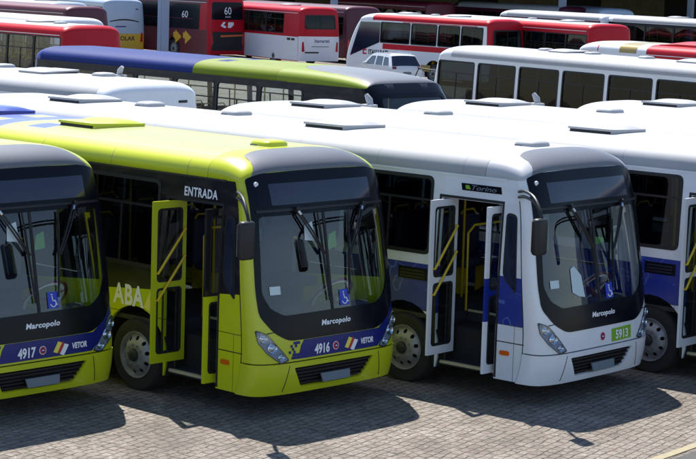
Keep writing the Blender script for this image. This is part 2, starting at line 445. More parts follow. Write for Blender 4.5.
def side_wall(root, side, L, front, rear, matn, wins, door=None, arches=(), z0=.28, glassm='glass_side', frame=True, slide=True):
    """wins: (x0,x1,z0,z1); one wall panel with real openings, one frame and pane per window"""
    fm = side_map(side)
    zs = np.linspace(z0, 2.85, 34)
    out = [(-L - rear.edge(z), z) for z in zs] + [(front.edge(z), z) for z in zs[::-1]]
    # bottom edge from front to rear, cutting arches and door out of it
    bottom = []
    cuts = [('a', x) for x in arches]
    if door: cuts.append(('d', sum(door[:2]) / 2))
    cuts.sort(key=lambda c: -c[1])
    for k, x in cuts:
        if k == 'd': bottom += [(door[1], z0), (door[1], door[2]), (door[0], door[2]), (door[0], z0)]
        else:
            r = .60; a0 = math.asin((.50 - z0) / r)
            bottom += [(x + r * math.cos(a), .50 + r * math.sin(a)) for a in np.linspace(-a0, PI + a0, 17)]
    out = out + bottom
    holes = [roundpoly(rect(*w), .09) for w in wins]
    V, F = panel(out, holes, fm, .045, .22)
    wall = obj('side_wall', mesh_from('side_wall', V, F), matn, root)
    for w in wins:
        ro = roundpoly([(w[0] - .012, w[2] - .012), (w[1] + .012, w[2] - .012), (w[1] + .012, w[3] + .012), (w[0] - .012, w[3] + .012)], .1)
        ri = roundpoly([(w[0] + .035, w[2] + .035), (w[1] - .035, w[2] + .035), (w[1] - .035, w[3] - .035), (w[0] + .035, w[3] - .035)], .07)
        mb = MB(); mb.add(*panel(ro, [ri], fm, .05, .2, lift=.006, grid=False))
        if slide:
            zm = w[2] + (w[3] - w[2]) * .68; xm = (w[0] + w[1]) / 2
            for q in (rect(w[0] + .034, w[1] - .034, zm, zm + .03), rect(xm - .014, xm + .014, w[2] + .034, zm)):
                mb.add(*panel(q, [], fm, .02, .4, lift=-.012, grid=False))
        fr = mb.build('window', 'rubber', root)
        mb = MB(); mb.add(*panel(roundpoly(rect(w[0] + .03, w[1] - .03, w[2] + .03, w[3] - .03), .07), [], fm, .006, .3, lift=-.022, grid=False))
        mb.build('pane', glassm, fr)
    return wall

def roof(root, L, front, rear, roofmat, endmat, capmat=None, cap_back=None, rear_cap=True, cap_w=.90):
    P = [[(x, roof_pt(a)[0] * hw(2.85), roof_pt(a)[1]) for a in PHI] for x in np.linspace(-L - rear.seam + .006, front.seam - .006, 9)]
    V, F = shell_grid(P); r = obj('roof', mesh_from('roof', V, F), roofmat, root)
    # drip rail along the foot of the roof, both sides
    mb = MB()
    for s_ in (-1, 1):
        mb.add(*panel(rect(-L - rear.seam, front.seam + .35, 2.835, 2.857), [], side_map(s_), .03, .6, lift=.012, grid=False))
    mb.build('drip_rail', 'matte' if 'lime' in roofmat else 'white', root)
    def tb(a):
        if not capmat: return 1
        y = abs(roof_pt(a)[0])
        if y < .74: return cap_back + .14 * (y / .74) ** 4
        if y < cap_w: return cap_back + .14 + (1 - cap_back - .14) * ((y - .74) / (cap_w - .74)) ** .8
        return 1
    T = np.linspace(0, 1, 11)
    P = [[cap_point(front, a, tb(a) * t) for a in PHI] for t in T]
    V, F = shell_grid(P); obj('front_dome', mesh_from('front_dome', V, F), endmat, root)
    if capmat:
        ph = [a for a in np.linspace(0, PI, 145) if tb(a) < .999]
        P = [[cap_point(front, a, tb(a) + .002 + (1.0 - tb(a)) * t) for a in ph] for t in T]
        V, F = shell_grid(P); obj('roof_cap', mesh_from('roof_cap', V, F), capmat, root)
    # dark seam strip
    P = [[(front.seam + dx, roof_pt(a)[0] * hw(2.85) * 1.0, roof_pt(a)[1] - .012) for a in PHI] for dx in (-.02, .02)]
    V, F = shell_grid(P, .02); obj('roof_seam', mesh_from('roof_seam', V, F), 'rubber', root)
    f = flip_rear(L)
    P = [[f(cap_point(rear, a, t)) for a in PHI] for t in T]
    V, F = shell_grid(P); obj('rear_dome', mesh_from('rear_dome', V, F), endmat if rear_cap is True else rear_cap, root)
    P = [[f((rear.seam + dx, roof_pt(a)[0] * hw(2.85), roof_pt(a)[1] - .012)) for a in PHI] for dx in (-.02, .02)]
    V, F = shell_grid(P, .02); obj('roof_seam', mesh_from('roof_seam', V, F), 'rubber', root)
    return r

def end_outline(E_, zb, ze=None):
    """full end-face outline in (y, z) from zb up to the top edge (or to ze)"""
    if ze is None:
        top = [(yh * hw(2.85), E_.ztop(yh)) for yh in [math.sin(q) for q in np.linspace(PI / 2, -PI / 2, 25)]]
        return [(-hw(zb), zb), (hw(zb), zb)] + [(hw(z), z) for z in np.linspace(zb, 2.84, 8)[1:-1]] + top + [(-hw(z), z) for z in np.linspace(2.84, zb, 8)[1:-1]]
    zz = np.linspace(zb, ze, 6)
    return [(-hw(zb), zb), (hw(zb), zb)] + [(hw(z), z) for z in zz[1:]] + [(-hw(z), z) for z in zz[::-1][:-1]]
def epanel(root, name, E_, outline, holes, mat, thick=.03, lift=0, step=.09, L=None, grid=True, parent=None):
    V, F = panel(outline, holes, E_.map, thick, step, conv=E_.conv, lift=lift, grid=grid)
    if L is not None: V = [flip_rear(L)(p) for p in V]
    return obj(name, mesh_from(name, V, F, 50), mat, parent or root)

def rear_face(root, L, E_, mat, window=None, lowmat=None, lowz=1.2, lights=True):
    f = flip_rear(L)
    holes = [roundpoly([(-.95, window[0]), (.95, window[0]), (.9, window[1]), (-.9, window[1])], .1)] if window else []
    if lowmat:
        epanel(root, 'rear_panel', E_, end_outline(E_, lowz + .004), holes, mat, L=L, step=.14)
        epanel(root, 'rear_lower_panel', E_, end_outline(E_, .3, lowz), [], lowmat, L=L, step=.14)
    else:
        epanel(root, 'rear_panel', E_, end_outline(E_, .3), holes, mat, L=L, step=.14)
    if window:
        w = epanel(root, 'rear_window', E_, roundpoly([(-1.0, window[0] - .05), (1.0, window[0] - .05), (.95, window[1] + .05), (-.95, window[1] + .05)], .12),
                   [roundpoly([(-.93, window[0] + .02), (.93, window[0] + .02), (.88, window[1] - .02), (-.88, window[1] - .02)], .09)], 'rubber', .03, .006, L=L, grid=False)
        epanel(root, 'pane', E_, roundpoly([(-.94, window[0]), (.94, window[0]), (.9, window[1]), (-.9, window[1])], .1), [], 'glass_side', .008, -.01, L=L, parent=w)
        epanel(root, 'window_post', E_, rect(-.02, .02, window[0], window[1]), [], 'rubber', .02, .002, L=L, parent=w)
    if lights:
        for s_ in (-1, 1):
            epanel(root, 'tail_light', E_, roundpoly([(s_ * .98, .8), (s_ * 1.14, .8), (s_ * 1.13, 1.3), (s_ * 1.04, 1.35)], .03), [], 'redlens', .03, .012, L=L, grid=False)

def hatch(root, x, mat, y=0):
    z = 3.195
    mb = MB(); mb.box(x - .36, x + .33, y - .44, y + .40, z - .06, z + .03); b = mb.build('roof_hatch', 'matte', root)
    def lid(u, v, d):
        dome = .055 * max(0, 1 - abs(v - .35) ** 3 / .25) if abs(v - .35) < .62 else 0
        return (x + u * .40, y + v * .48, z + .050 - .016 * v + dome * max(0, 1 - u ** 4) - d)
    V, F = panel(roundpoly([(-1, -1), (1, -1), (1, 1), (-1, 1)], .18), [], lid, .03, .12)
    obj('hatch_lid', mesh_from('hatch_lid', V, F, 60), mat, b)
    MB().box(x + .34, x + .392, y - .45, y + .45, z - .05, z + .045, .015).build('hatch_lip', mat, b)
def vent(root, x, mat, y=0):
    z = 3.185
    V = []; n = 20
    mb = MB()
    for k, (r, h) in enumerate(((1.0, -.02), (1.0, .035), (.93, .06), (.70, .078), (.3, .084))):
        for j in range(n):
            a = 2 * PI * j / n; c, s_ = math.cos(a), math.sin(a)
            V.append((x + .19 * r * math.copysign(abs(c) ** .45, c), y + .20 * r * math.copysign(abs(s_) ** .45, s_), z + h))
    F = [(k * n + j, k * n + (j + 1) % n, (k + 1) * n + (j + 1) % n, (k + 1) * n + j) for k in range(4) for j in range(n)] + [tuple(4 * n + j for j in range(n))]
    mb.add(V, F); v = mb.build('roof_vent', mat, root, 45)
    MB().box(x - .14, x - .02, y - .204, y - .196, z + .008, z + .026).build('vent_slot', 'cap', v)
def scoop(root, x, mat, y=.2):
    z = 3.15; mb = MB()
    mb.box(x - .12, x + .12, y - .09, y + .09, z - .02, z + .05, .018)
    mb.tube([(x + .05, y, z + .02), (x, y, z + .12), (x - .07, y, z + .21)], [.04, .06, .035], 12)
    mb.build('antenna_pod', mat, root)

def seat_mesh(n=1):
    mb = MB()
    mb.box(-.22, .22, -.21, .21, .40, .50, .04)
    mb.add([(p[0] - .0, p[1], p[2]) for p in MB().box(-.27, -.19, -.21, .21, .46, 1.08, .035).V], MB().box(-.27, -.19, -.21, .21, .46, 1.08, .035).F)
    return mb
_cache = {}
def interior(root, L, front_x=-.5, rows=10, zf=.95, x_start=-2.75, poles=True, cab=True, seatm='seat'):
    mb = MB(); mb.box(-L + .15, -1.85 if cab else front_x, -1.2, 1.2, zf - .06, zf); 
    if cab:
        mb.box(-1.85, -.72, -.45, 1.2, zf - .06, zf)
        mb.box(-.80, front_x, -1.18, 1.2, zf - .06, zf)
    mb.build('floor', 'floor', root)
    mb = MB(); mb.box(-L + .12, front_x + .05, -1.2, 1.2, .34, .36) if False else None
    key = ('seat', seatm)
    if key not in _cache:
        s = seat_mesh(); m = mesh_from('seat', s.V, s.F); m.materials.append(MT[seatm]); _cache[key] = m
        g = MB(); g.tube([(-.25, -.17, 1.08), (-.25, -.12, 1.14), (-.25, .12, 1.14), (-.25, .17, 1.08)], .014, 6)
        g.box(-.05, .05, -.05, .05, 0, .41); gm = mesh_from('seat_rail', g.V, g.F); gm.materials.append(MT['yellow']); _cache[key + ('r',)] = gm
    for k in range(rows):
        x = x_start - k * .86
        if x < -L + .7: break
        for y in (-.98, -.53, .53, .98):
            if k == 0 and y < 0 and cab: continue
            o = obj('seat', _cache[key], None, root); o.location = (x, y, zf)
            h = obj('seat_rail', _cache[key + ('r',)], None, o)
    if poles:
        for k in range(6):
            x = x_start + .2 - k * 1.72
            for y in (-.3, .3):
                if x > -L + .6:
                    MB().tube([(x, y, zf), (x, y, 3.0)], .017, 8).build('grab_pole', 'yellow', root)
        for y in (-.32, .32): MB().tube([(-2.0, y, 2.72), (-L + .6, y, 2.72)], .016, 8).build('ceiling_rail', 'yellow', root)
    c = MB(); P = [[(x, roof_pt(a)[0] * hw(2.85) * .95, roof_pt(a)[1] - .09) for a in PHI[4:-4]] for x in (-L + .5, front_x - .6)]
    V, F = shell_grid(P, .02); obj('ceiling', mesh_from('ceiling', V, F), 'inner', root)

def cab_interior(root, style):
    mb = MB()
    # dashboard with binnacle
    mb.box(-.62, -.18, -1.0, 1.12, .95, 1.16, .05); mb.box(-.42, -.22, .20, .90, 1.05, 1.24, .05)
    mb.box(-.78, -.3, -.9, .0, .93, 1.08, .03)
    mb.build('dashboard', 'dash', root)
    ring = []
    c = Vector((-.50, .44, 1.30)); ax = Vector((-.78, 0, .62)).normalized(); u = Vector((0, 1, 0)); w = ax.cross(u)
    ring = [c + (u * math.cos(a) + w * math.sin(a)) * .32 for a in np.linspace(0, 2 * PI, 49)[:-1]]
    sw = MB().tube(ring, .019, 8, True)
    for a in (PI / 2, PI * 7 / 6, PI * 11 / 6): sw.tube([c - ax * .03, c + (u * math.cos(a) + w * math.sin(a)) * .31], .014, 6)
    sw.tube([c, c - ax * .35], .035, 8); sw.build('steering_wheel', 'darkred', root)
    # pale wheel cover hanging on the wheel as in the photo: inner ring
    MB().tube([c + ax * .02 + (u * math.cos(a) + w * math.sin(a)) * .27 for a in np.linspace(0, 2 * PI, 41)[:-1]], .030, 8, True).build('wheel_cover', 'wheelrim', root)
    s = MB(); s.box(-1.62, -1.12, .33, .85, 1.32, 1.46, .05); s.box(-1.70, -1.58, .33, .85, 1.40, 2.12, .05); s.box(-1.69, -1.6, .46, .72, 2.1, 2.32, .04)
    s.box(-1.5, -1.25, .45, .7, .95, 1.33); s.build('driver_seat', 'seat', root)
    # engine cover and partition
    e = MB(); e.box(-1.55, -.55, -.36, .30, .9, 1.22, .09); e.build('engine_cover', 'dash', root)
    g = MB(); g.tube([(-1.82, .25, .95), (-1.82, .25, 3.0)], .017); g.tube([(-1.82, 1.15, 1.85), (-1.82, .25, 1.85)], .017)
    g.tube([(-1.82, -.55, .95), (-1.82, -.55, 2.0), (-1.80, -.45, 2.1), (-1.82, .25, 2.1)], .017); g.build('driver_rail', 'yellow', root)
    pn = MB(); pn.box(-1.86, -1.84, .28, 1.15, .95, 1.80); pn.build('driver_partition', 'seatg', root)
    # door well steps
    st = MB(); st.box(-1.84, -.70, -1.19, -.45, .31, .37); st.box(-1.86, -.66, -.82, -.45, .37, .62); st.box(-1.88, -.62, -.47, -.44, .62, .95)
    st.box(-1.88, -1.84, -1.2, -.45, .37, .95); st.box(-.70, -.64, -1.2, -.45, .37, .95)
    st.build('door_steps', 'floor', root)
    ed = MB(); ed.box(-1.83, -.71, -1.215, -1.17, .335, .372); ed.box(-1.83, -.71, -.84, -.81, .60, .626); ed.box(-1.83, -.71, -.49, -.46, .93, .957)
    ed.build('step_edges', 'edge', root)

def folding_leaf(root, x, y0, y1, z0, z1, frame_m, parent_x_th=.035, rail=True, solid_bottom=0):
    zm = (z0 + z1) / 2 - .04
    def fm(u, v, d): return (x - d, u, v)
    h1 = roundpoly([(y0 + .07, z0 + .12), (y1 - .07, z0 + .12), (y1 - .07, zm - .04), (y0 + .07, zm - .04)], .06)
    h2 = roundpoly([(y0 + .07, zm + .05), (y1 - .07, zm + .05), (y1 - .07, z1 - .10), (y0 + .07, z1 - .10)], .06)
    V, F = panel(rect(y0, y1, z0, z1), [h1, h2], fm, parent_x_th, .25, lift=parent_x_th / 2, grid=False)
    lf = obj('door_leaf', mesh_from('door_leaf', V, F), frame_m, root)
    for h in (h1, h2):
        ctr = np.mean(h, 0); big = [tuple(ctr + (np.array(p) - ctr) * 1.02) for p in h]; sm = [tuple(ctr + (np.array(p) - ctr) * np.array([.9, .955])) for p in h]
        mb = MB(); mb.add(*panel(big, [sm], fm, .044, .3, lift=.022, grid=False)); q = mb.build('door_window', 'rubber', lf)
        MB().add(*panel(sm, [], fm, .006, .3, lift=.003, grid=False)).build('pane', 'glass_clear', q)
    if rail:
        r = MB()
        for dz in (0, -.34):
            a = Vector((x + .05, y0 + .06, 1.62 + dz)); b = Vector((x + .05, y1 - .04, 2.16 + dz))
            r.tube([a + Vector((-.04, 0, 0)), a, b, b + Vector((-.04, 0, 0))], .016, 8)
        r.build('handrail', 'yellow', lf)
    return lf

def mirror(root, style):
    a = MB()
    for dz in (0, -.07):
        P = [Vector((-.52, -1.23, 2.72 + dz)), Vector((-.30, -1.42, 2.76 + dz)), Vector((-.02, -1.60, 2.72 + dz * .8)), Vector((.15, -1.69, 2.56 + dz * .3)), Vector((.21, -1.70 + dz * .15, 2.36)), Vector((.21, -1.70, 2.10))]
        pts = []
        for i in range(len(P) - 1):
            for t in (0, .25, .5, .75):
                p0 = P[max(i - 1, 0)]; p3 = P[min(i + 2, len(P) - 1)]
                q = .5 * (2 * P[i] + (P[i + 1] - p0) * t + (2 * p0 - 5 * P[i] + 4 * P[i + 1] - p3) * t * t + (3 * P[i] - p0 - 3 * P[i + 1] + p3) * t ** 3); pts.append(q)
        pts.append(P[-1]); a.tube(pts, .020, 8)
    arm = a.build('mirror', 'matte', root)
    h = MB(); h.box(.12, .24, -1.84, -1.62, 2.03, 2.49, .045); h.build('mirror_head', 'matte', arm)
    g = MB(); g.box(.112, .121, -1.82, -1.64, 2.07, 2.45); g.build('mirror_glass', 'chrome', arm)

def wiper(root, piv, elb, tip_top, tip_bot):
    fm = FRONT
    def P(y, z, l): return Vector(fm.map(*fm.conv(y, z), -l))
    mb = MB()
    for d in (-.022, .022):
        a = P(piv[0] + d, piv[1], .05); m_ = P((piv[0] + elb[0]) / 2 + d, (piv[1] + elb[1]) / 2, .06); b = P(elb[0] + d * .6, elb[1], .05)
        mb.tube([a, m_, b], .012, 6)
    c = P(piv[0], piv[1], .0); mb.tube([c, P(piv[0], piv[1], .08)], .03, 8)
    w = mb.build('wiper', 'matte', root)
    n = 8; pts = [P(tip_top[0] + (tip_bot[0] - tip_top[0]) * i / n, tip_top[1] + (tip_bot[1] - tip_top[1]) * i / n, .022) for i in range(n + 1)]
    mb = MB(); mb.tube(pts, .012, 6); mb.tube([p + Vector((.018, 0, 0)) for p in pts[1:-1]], .007, 5); mb.build('wiper_blade', 'rubber', w)
    mb = MB(); mb.tube([P(piv[0], piv[1], .055), P(piv[0] + (elb[0] - piv[0]) * .12, piv[1] + (elb[1] - piv[1]) * .12, .065)], .016, 6); mb.build('wiper_clip', 'chrome', w)

def city_front(root, style):
    E_ = FRONT; body = 'lime' if style == 'lime' else 'white'
    ws = roundpoly([(-1.08, 1.30), (-.86, 1.19), (.84, 1.21), (1.05, 1.33), (1.15, 1.55), (1.12, 2.49), (-1.12, 2.49), (-1.165, 1.50)], [.1, .12, .12, .1, .1, .05, .05, .1], 4)
    mask = roundpoly([(-1.02, 1.05), (-.80, .93), (.80, .93), (1.02, 1.05), (1.185, 1.25), (1.2, 1.55), (1.155, 2.89), (.95, 2.945), (.4, 2.956), (0, 2.957), (-.4, 2.956), (-.95, 2.945), (-1.155, 2.89), (-1.2, 1.55), (-1.185, 1.25)], [.08, .1, .1, .08, .08, .1, .04, .1, .1, .1, .1, .1, .04, .1, .08], 4)
    ws_in = roundpoly([(-1.04, 1.34), (-.84, 1.24), (.82, 1.25), (1.0, 1.36), (1.09, 1.56), (1.06, 2.44), (-1.08, 2.44), (-1.13, 1.52)], .06, 3)
    zc = .675
    grille = roundpoly([(-.58, .345), (.50, .345), (.70, .595), (-.72, .595)], .03, 3)
    epanel(root, 'front_panel', E_, end_outline(E_, zc), [ws], body, .035, 0, .075)
    epanel(root, 'bumper', E_, roundpoly(end_outline(E_, .27, zc - .014), [.06] + [.06] + [0] * 20, 3) if False else end_outline(E_, .27, zc - .014), [grille], body, .04, .012, .075)
    epanel(root, 'bumper_gap', E_, end_outline(E_, .62, .70), [], 'matte', .02, -.045, .12)
    for s_ in (-1, 1):   # creases on the bumper corners
        q = [(s_ * .86, .31), (s_ * .874, .31), (s_ * .80, .63), (s_ * .79, .63)]
        epanel(root, 'bumper_joint', E_, q, [], 'rubber', .01, .014, .1, grid=False)
    epanel(root, 'windscreen_mask', E_, mask, [ws_in], 'black', .02, .008, .07)
    # two panes of windscreen, centre seal
    def half(s_): 
        pts = [(max(.016, p[0]) if s_ > 0 else min(-.016, p[0]), p[1]) for p in ws]
        o = []
        for p in pts:
            if not o or math.hypot(p[0] - o[-1][0], p[1] - o[-1][1]) > 1e-3: o.append(p)
        return o
    for s_ in (-1, 1): epanel(root, 'windscreen', E_, half(s_), [], 'glass_front', .008, -.006, .1)
    epanel(root, 'windscreen_seal', E_, rect(-.02, .02, 1.2, 2.47), [], 'rubber', .02, .002, .15, grid=False)
    epanel(root, 'destination_display', E_, roundpoly([(-.86, 2.565), (.90, 2.565), (.92, 2.82), (-.86, 2.82)], .02), [], 'display', .01, .012, .1)
    epanel(root, 'mask_ledge', E_, roundpoly([(-1.11, 2.485), (1.1, 2.485), (1.1, 2.515), (-1.11, 2.515)], .01), [], 'matte', .03, .03, .12)
    p = E_.map(*E_.conv(-1.03, 2.82), -.01)
    MB().add([(p[0] + .006, p[1] + .032 * math.cos(a), p[2] + .032 * math.sin(a)) for a in np.linspace(0, 2 * PI, 17)[:-1]] + [(p[0] - .02, p[1] + .034 * math.cos(a), p[2] + .034 * math.sin(a)) for a in np.linspace(0, 2 * PI, 17)[:-1]],
             [tuple(range(16))] + [(i, i + 16, (i + 1) % 16 + 16, (i + 1) % 16) for i in range(16)]).build('marker_lamp', 'white_mark', root)
    # grille
    gm = MB()
    g = epanel(root, 'grille', E_, [(q[0] * 1.01, q[1]) for q in grille], [], 'matte', .02, -.05, .12)
    for k in range(5):
        z = .375 + k * .045; t = (z - .345) / .25; e = epanel(root, 'grille_bar', E_, roundpoly([(-.58 - .13 * t, z), (.50 + .19 * t, z), (.51 + .19 * t, z + .016), (-.59 - .13 * t, z + .016)], .004, 1), [], 'rubber', .04, -.008, .2, grid=False, parent=g)
    # number plate on a slanted bracket
    pv = MB(); 
    V = [(.075, -.24, .37), (.075, .24, .37), (.05, .26, .475), (.05, -.26, .475)]
    pv.add([Vector(v) for v in V] + [Vector(v) - Vector((.02, 0, 0)) for v in V], [(0, 1, 2, 3), (7, 6, 5, 4), (0, 4, 5, 1), (1, 5, 6, 2), (2, 6, 7, 3), (3, 7, 4, 0)])
    pv.build('number_plate', 'plate', root)
    # headlights
    for s_ in (-1, 1):
        hl = roundpoly([(s_ * 1.235, 1.09), (s_ * 1.12, 1.045), (s_ * .80, .695), (s_ * .93, .66), (s_ * 1.12, .80), (s_ * 1.215, .93)], .03, 3)
        h = epanel(root, 'headlight', E_, hl, [], 'lampback', .03, .006, .06)
        for (yy, zz, r) in ((1.155, .985, .055), (1.05, .865, .072), (.93, .745, .050)):
            c = Vector(E_.map(*E_.conv(s_ * yy, zz), -.012)); c2 = Vector(E_.map(*E_.conv(s_ * yy, zz), -.03)); n = (c2 - c).normalized()
            n = (n + Vector((.5, 0, 0))).normalized()
            u = n.cross(Vector((0, 0, 1))).normalized(); w = n.cross(u)
            V = []; F = []
            for i, (rr, dd) in enumerate(((r, 0.0), (r * .9, .012), (r * .62, -.004), (r * .42, .006), (.001, .012))):
                V += [c + n * dd + (u * math.cos(a) + w * math.sin(a)) * rr for a in np.linspace(0, 2 * PI, 17)[:-1]]
                if i: F += [((i - 1) * 16 + k, (i - 1) * 16 + (k + 1) % 16, i * 16 + (k + 1) % 16, i * 16 + k) for k in range(16)]
            MB().add(V, F).build('lamp_reflector', 'chrome', h)
        ctr = np.mean(hl, 0)
        epanel(root, 'headlight_lens', E_, [tuple(ctr + (np.array(q) - ctr) * .97) for q in hl], [], 'lens', .004, .028, .06, parent=h)
        rim_ = epanel(root, 'headlight_rim', E_, hl, [[tuple(ctr + (np.array(q) - ctr) * .94) for q in hl]], 'rubber', .03, .012, .08, grid=False, parent=h)
    # hood line from mask corner to the headlights
    for s_ in (-1, 1):
        q = [(s_ * .985, 1.06), (s_ * 1.0, 1.05), (s_ * 1.115, 1.035), (s_ * 1.10, 1.05)]
        epanel(root, 'hood_joint', E_, q, [], 'rubber', .01, .004, .1, grid=False)
    fmap = lambda u, v, d: E_.map(u, v, d)
    u = lambda y, z: s_of(y / hw(z))
    put_text('maker_lettering', 'Marcopolo', .088, (0.02, 1.07), fmap, 'white_mark', root, 1.22, .2, .0035, .014, 1.08)
    if style == 'lime':
        band = [(-.66, .70), (.78, .70), (.90, .80), (1.02, .94), (1.09, 1.04), (1.17, 1.10), (1.17, 1.24), (1.03, 1.06), (.815, .925), (-.55, .925), (-.60, .86)]
        epanel(root, 'livery_band', E_, band, [], 'band_blue', .012, .006, .08)
        mb = MB(); rnd = random.Random(5)
        for cx in range(7):
            for cz in range(6):
                if rnd.random() < (.85, .75, .6, .5, .35, .22, .15)[cx] * (1.15 - .12 * cz) and (cx + cz) % 2 == (0 if cx > 2 else (cx + cz) % 2):
                    yy = -.655 - .036 * (cx + 1) + .015 * cz; zz = .702 + .036 * cz
                    mb.add(*panel([E_.conv(*q) for q in rect(yy, yy + .033, zz, zz + .033)], [], E_.map, .01, .2, lift=.0065, grid=False))
        mb.build('livery_squares', 'band_blue', root)
        put_text('operator_lettering', 'VETOR', .095, (u(.57, .77), .765), fmap, 'white_mark', root, .78, .15, .004, .010)
        # flag emblem: yellow, red and white slanted bars
        for k, (yy, zz, m_) in enumerate(((.19, .755, 'yel_mark'), (.255, .745, 'red_mark'), (.29, .72, 'white_mark'))):
            w = (.06, .03, .06)[k]
            q = [(yy - .03, zz), (yy - .03 + w, zz - .02), (yy + .05 + w, zz + .10), (yy + .05, zz + .12)]
            epanel(root, 'flag_emblem', E_, q, [], m_, .008, .011 + .001 * k, .2, grid=False)
        emblem(root, -.0, .795, .052)
    else:
        epanel(root, 'number_panel', E_, roundpoly([(.20, .70), (.66, .71), (.66, .88), (.20, .87)], .004, 1), [], 'green_mark', .01, .006, .1, grid=False)
        emblem(root, -.02, .80, .062)
    # door handles, wipers, stickers
    wiper(root, (-.50, 2.50), (-.10, 1.93), (-.13, 2.44), (-.06, 1.36))
    wiper(root, (.68, 2.49), (.36, 1.90), (.42, 2.42), (.30, 1.40))
    epanel(root, 'windscreen_sticker', E_, rect(-1.02, -.86, 1.50, 1.60), [], 'paper', .003, .004, .2, grid=False)
    st = epanel(root, 'wheelchair_sticker', E_, rect(.14, .30, 1.275, 1.47), [], 'sticker', .003, .006, .2, grid=False)
    mb = MB()
    def P(y, z): return Vector(E_.map(*E_.conv(y, z), -.012))
    cx, cz = .215, 1.335
    mb.tube([P(cx + .042 * math.cos(a), cz + .042 * math.sin(a)) for a in np.linspace(-PI * .95, PI * .35, 12)], .007, 6)
    mb.tube([P(cx - .01, 1.42), P(cx - .005, 1.365), P(cx + .035, 1.36), P(cx + .05, 1.315), P(cx + .065, 1.32)], .008, 6)
    mb.tube([P(cx - .015, 1.445), P(cx - .015, 1.432)], .013, 8)
    mb.build('wheelchair_symbol', 'white_mark', st)
    if style == 'white':
        epanel(root, 'paper_or_reflection', E_, [(-.60, 1.42), (-.47, 1.36), (-.34, 1.34), (-.38, 1.62), (-.52, 1.75), (-.60, 1.72)], [], 'paper', .003, .003, .2, grid=False)
        epanel(root, 'paper_or_reflection', E_, [(.05, 1.98), (.26, 2.0), (.24, 2.06), (.05, 2.08)], [], 'green_reflection', .003, -.02, .2, grid=False)  # green patch behind the pane, a painted reflection
    else:
        epanel(root, 'paper_or_reflection', E_, [(-.38, 2.12), (-.2, 2.1), (-.22, 2.34), (-.36, 2.30)], [], 'paper', .003, .003, .2, grid=False)
        epanel(root, 'paper_or_reflection', E_, [(.03, 1.98), (.2, 2.0), (.2, 2.2), (.08, 2.16)], [], 'green_reflection', .003, -.02, .2, grid=False)  # reflection of a neighbouring bus, painted as a green sheet

def emblem(root, y, z, r):
    E_ = FRONT
    def ring(r0, lift, m, name, parent, n=20):
        return epanel(root, name, E_, [(y + r0 * math.cos(a), z + r0 * math.sin(a)) for a in np.linspace(0, 2 * PI, n + 1)[:-1]], [], m, .008, lift, .2, grid=False, parent=parent)
    e = ring(r, .010, 'white_mark', 'round_emblem', root)
    ring(r * .86, .012, 'red_mark', 'emblem_disc', e)
    star = [(y + (r * (.80 if k % 2 == 0 else .34)) * math.cos(PI / 2 + k * PI / 5), z + (r * (.80 if k % 2 == 0 else .34)) * math.sin(PI / 2 + k * PI / 5)) for k in range(10)]
    epanel(root, 'emblem_star', E_, star, [], 'band_blue', .006, .0145, .3, grid=False, parent=e)
    put = [(y - r * .3, z - r * .12), (y + r * .3, z - r * .12), (y + r * .3, z + r * .12), (y - r * .3, z + r * .12)]
    epanel(root, 'emblem_bar', E_, put, [], 'white_mark', .006, .017, .3, grid=False, parent=e)

def number(root, style, txt):
    E_ = FRONT; fmap = lambda u, v, d: E_.map(u, v, d)
    if style == 'lime': put_text('fleet_number', txt, .16, (s_of(-.25 / 1.27), .735), fmap, 'white_mark', root, .80, .08, .006, .012)
    else: put_text('fleet_number', txt, .155, (s_of(.43 / 1.27), .735), fmap, 'white_mark', root, .98, 0, .005, .012)

